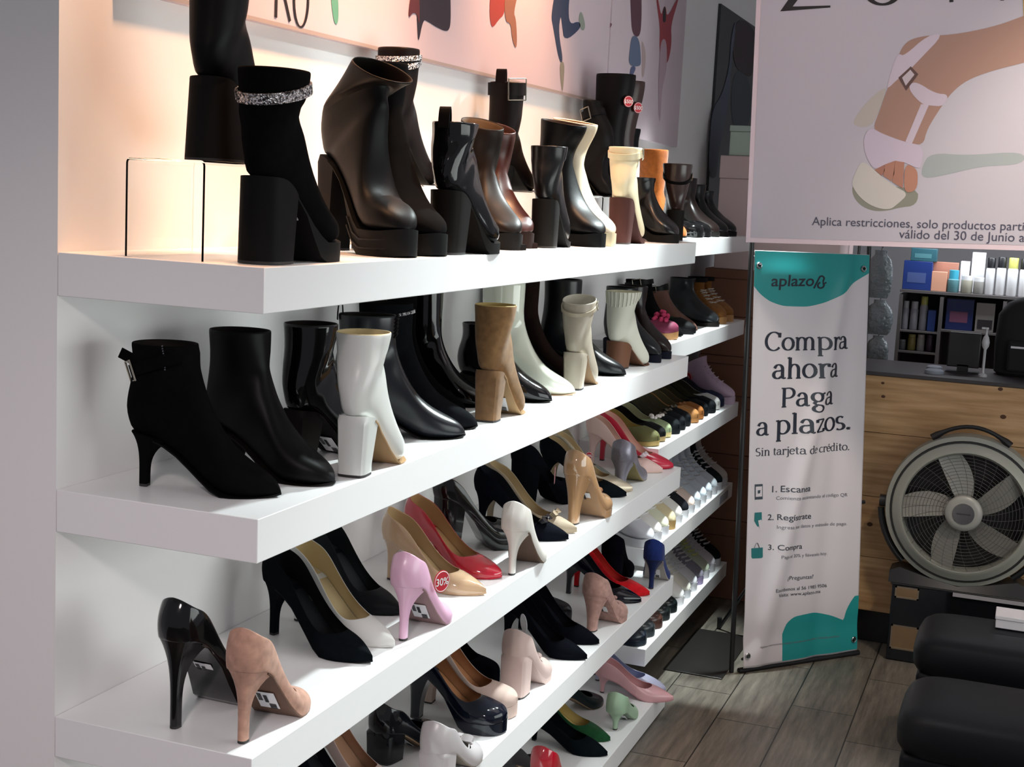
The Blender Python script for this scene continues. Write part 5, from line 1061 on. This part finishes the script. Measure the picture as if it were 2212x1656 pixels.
carton_small('salmon box beside the dark blue box', 875, 1190, Z_(215), zt0, 'b07a68', G, Y=SY+.09); carton_small('peach box in front of the salmon one', 870, 1060, Z_(330), zt0, 'd09a80', G, dep=.04)
bottle('cyan jar with bright blue lid', 1070, 1220, Z_(300), zt0, '5a8c94', '38a0bc', G, capf=.4, kind='jar', neck=.8)
bottle('first pale jar with white lid', 1240, 1385, Z_(360), zt0, '9a988a', 'd8dadc', G, capf=.25, kind='jar', neck=.95); bottle('second pale jar with white lid', 1395, 1530, Z_(370), zt0, '8a8a86', 'd8dadc', G, capf=.25, kind='jar', neck=.95)
carton_small('small white box behind the pale jars', 1215, 1330, Z_(190), zt0, 'd4d6da', G, Y=SY+.12); carton_small('tall white box behind the pale jars', 1350, 1515, Z_(70), zt0, 'd8dade', G, Y=SY+.12)
for x0, x1, yt, cap, lab in ((1535, 1650, 120, '14161a', 'white bottle with black cap, left of two'), (1665, 1785, 105, '15171b', 'white bottle with black cap and dark logo'), (1800, 1935, 105, 'b0b060', 'white bottle with yellow-green cap'), (1950, 2070, 110, '16181c', 'white bottle with dark cap at the right edge')):
    bottle(lab, x0, x1, Z_(yt), zt0, 'd6d8da', cap, G, capf=.28, neck=.9)
G = 'products in the rack cells'  # bottle and jar colours here are darkened for the shade inside the cells
for x0, x1, yt, cap, lab in ((505, 590, 690, '9a9aa0', 'grey bottle, first in the upper left rack cell'), (605, 705, 690, '9a9aa0', 'grey bottle, second in the upper left rack cell'), (720, 820, 620, '9c9c50', 'grey bottle with yellow cap in the rack cell')): bottle(lab, x0, x1, Z_(yt), zM, '8a8a92', cap, G, capf=.25, neck=.85)  # white bottles, coloured grey for the shade inside the cells
carton_small('blue box in the upper left rack cell', 825, 925, Z_(815), zM, '1a3a80', G)
for x0, x1, yt, c, cap, lab in ((465, 555, 1175, '6a6c70', '8a8c90', 'small grey jar in the lower rack cell'), (575, 675, 1100, '8a8048', '9a9258', 'yellow jar in the lower rack cell'), (690, 785, 1095, 'a0a0a0', 'b0b0b0', 'white jar in the lower rack cell'), (805, 900, 1090, '3a2c40', '3a2c40', 'dark purple jar in the lower rack cell')): bottle(lab, x0, x1, Z_(yt), zLo, c, cap, G, capf=.2, kind='jar', neck=.9)
carton_small('blue card pack in the middle rack cell', 1045, 1385, Z_(655), zM2, '16275e', G, c2='7a4a66')
fr = carton_small('small framed picture in the middle rack cell', 1415, 1650, Z_(680), zM2, '8a8684', G, dep=.02); a, _ = gp(1460, 0); 
MB().box(-.028, .03, -.0115, -.0105, .012, .05).build('print', mat('picture_dark', (.03, .025, .03), .4), fr, smooth=False)
# things on the counter
KY = 3.78; zc = 1.0262
a, _ = gp(1190, 0, KY); b_, _ = gp(1600, 0, KY); _, ztp = gp(1400, 1085, KY)
mo = thing('monitor', 'black screen seen from behind on the counter', 'monitor', ((a+b_)/2, KY, zc)); hw = (b_-a)/2; MB().box(-hw, hw, 0, .025, .02, ztp-zc).build('screen', BKM, mo, smooth=False, bevel=.004); MB().box(-.02, .02, .0, .03, .003, .03).build('neck', BKM, mo, smooth=False); MB().box(-.06, .06, -.02, .06, 0, .004).build('foot', BKM, mo, smooth=False)
a, _ = gp(1655, 0, 3.70); _, ztp = gp(1660, 1020, 3.70); hh = ztp-zc
ds = thing('pump_dispenser', 'white pump bottle standing on the counter', 'dispenser', (a, 3.70, zc)); MB().lathe([(.016, 0), (.016, .008), (.005, .014), (.005, hh*.55), (.012, hh*.62), (.014, hh*.70), (.010, hh*.80), (.004, hh*.86), (.004, hh*.95), (.007, hh*.97), (.006, hh), (0, hh)], n=18).build('bottle', mat('white_plastic', srgb('b8b8bc'), .4), ds); MB().box(-.018, .003, -.004, .004, hh*.965, hh).build('nozzle', MATS['white_plastic'], ds, smooth=False)
for x0, x1, yb, lab in ((930, 1165, 1575, 'white folded cloth on the counter front'), (945, 1145, 1480, 'white folded cloth stacked behind')):
    Y = 3.66 if yb > 1500 else 3.78; a, _ = gp(x0, 0, Y); b_, _ = gp(x1, 0, Y); r_ = (b_-a)/2
    t = thing('folded_cloth', lab, 'cloth', ((a+b_)/2, Y, zc), 0, 'folded cloths'); MB().lathe([(r_, .0), (r_*1.05, .006), (r_, .013), (r_*.8, .017), (0, .018)], n=20).build('cloth', mat('pale_cloth', srgb('8a8f9a'), .8), t)
# black backpack standing on the counter at the right edge
a, _ = gp(1765, 0, 3.86); _, ztp = gp(1900, 610, 3.86); hh = ztp-1.0265
bp_ = thing('backpack', 'black backpack standing on the counter at the right edge', 'bag', (a+.15, 3.86, 1.0265)); CL = mat('black_cloth', (.006, .006, .007), .9); rg = []
for f, wq, dq in ((0, .13, .06), (.04, .145, .075), (.4, .15, .08), (.75, .145, .075), (.9, .115, .06), (.97, .075, .04), (1, .02, .012)): rg.append([(wq*abs(math.cos(2*PI*k_/28))**.6*(1 if math.cos(2*PI*k_/28) > 0 else -1), dq*abs(math.sin(2*PI*k_/28))**.7*(1 if math.sin(2*PI*k_/28) > 0 else -1), hh*f) for k_ in range(28)])
MB().rings(rg, True, True, True).build('bag_body', CL, bp_); MB().tube([(-.03+.06*i/8, .0, hh-.004+.03*math.sin(PI*i/8)) for i in range(9)], .005, 6).build('carry_loop', CL, bp_)
MB().box(-.10, .10, -.095, -.07, .02, hh*.45).build('front_pocket', CL, bp_, smooth=False, bevel=.01); MB().box(-.09, .02, -.0965, -.0952, hh*.36, hh*.385).build('white_print', mat('white_card', srgb('d0ccd0'), .6), bp_, smooth=False)
for q in (.62, .5): MB().lathe([(0, -.001), (.005, -.001), (.005, .001), (0, .001)], (.03, -.0805, hh*q), 12, 'y').build('red_patch', mat('dark_red', srgb('6a1414'), .5), bp_)
# hanging clear bags on the left, with their rail
BAGY = 4.10; a0, _ = gp(70, 0, BAGY); a1, _ = gp(420, 0, BAGY)
bg = mat('grey_plastic', srgb('6c7478'), .25, bump=(14, 1., .03), alpha=1)
rail = thing('bag_rail', 'black rail post holding grey plastic bags beside the banner', 'rail', ((a0+a1)/2, BAGY+.05, 0)); zr = gp(200, 30, BAGY)[1]+.05
MB().tube([(-.09, 0, 0), (-.09, 0, zr)], .006, 8).build('post', BKM, rail); MB().tube([(-.09, 0, zr), (.10, 0, zr)], .006, 8).build('crossbar', BKM, rail); MB().box(-.11, .05, .0, .10, .0, .01).build('foot', BKM, rail, smooth=False)
for i, (x0, x1, y0, y1, lab) in enumerate(((110, 400, 50, 640, 'upper grey plastic bag hanging beside the banner'), (90, 390, 660, 1090, 'middle grey plastic bag hanging beside the banner'), (90, 340, 1100, 1480, 'lowest grey plastic bag hanging beside the banner'))):
    A, zt_ = gp(x0, y0, BAGY); B_, _ = gp(x1, y0, BAGY); _, zb_ = gp(x0, y1, BAGY); t = thing('plastic_bag', lab, 'bag', ((A+B_)/2, BAGY, zb_), 0, 'grey plastic bags'); hw = (B_-A)/2; hh = zt_-zb_; rg = []; rnd = random.Random(i)
    for q in range(12):
        f = q/11; ww = hw*(.75+.35*math.sin(PI*min(1, f*1.2))**.6) if f < .9 else hw*(.5); rg.append([(ww*math.cos(2*PI*k_/22)*(1+.10*rnd.random()), (.022+.012*rnd.random())*math.sin(2*PI*k_/22)*math.sin(PI*(f*.9+.05)), hh*f) for k_ in range(22)])
    MB().rings(rg, True, True, True).build('bag_body', bg, t, angle=80); MB().tube([(0, 0, hh-.01), (0, .03, hh+.02), (0, .05, hh+.01)], .002, 6).build('hang_loop', BKM, t)
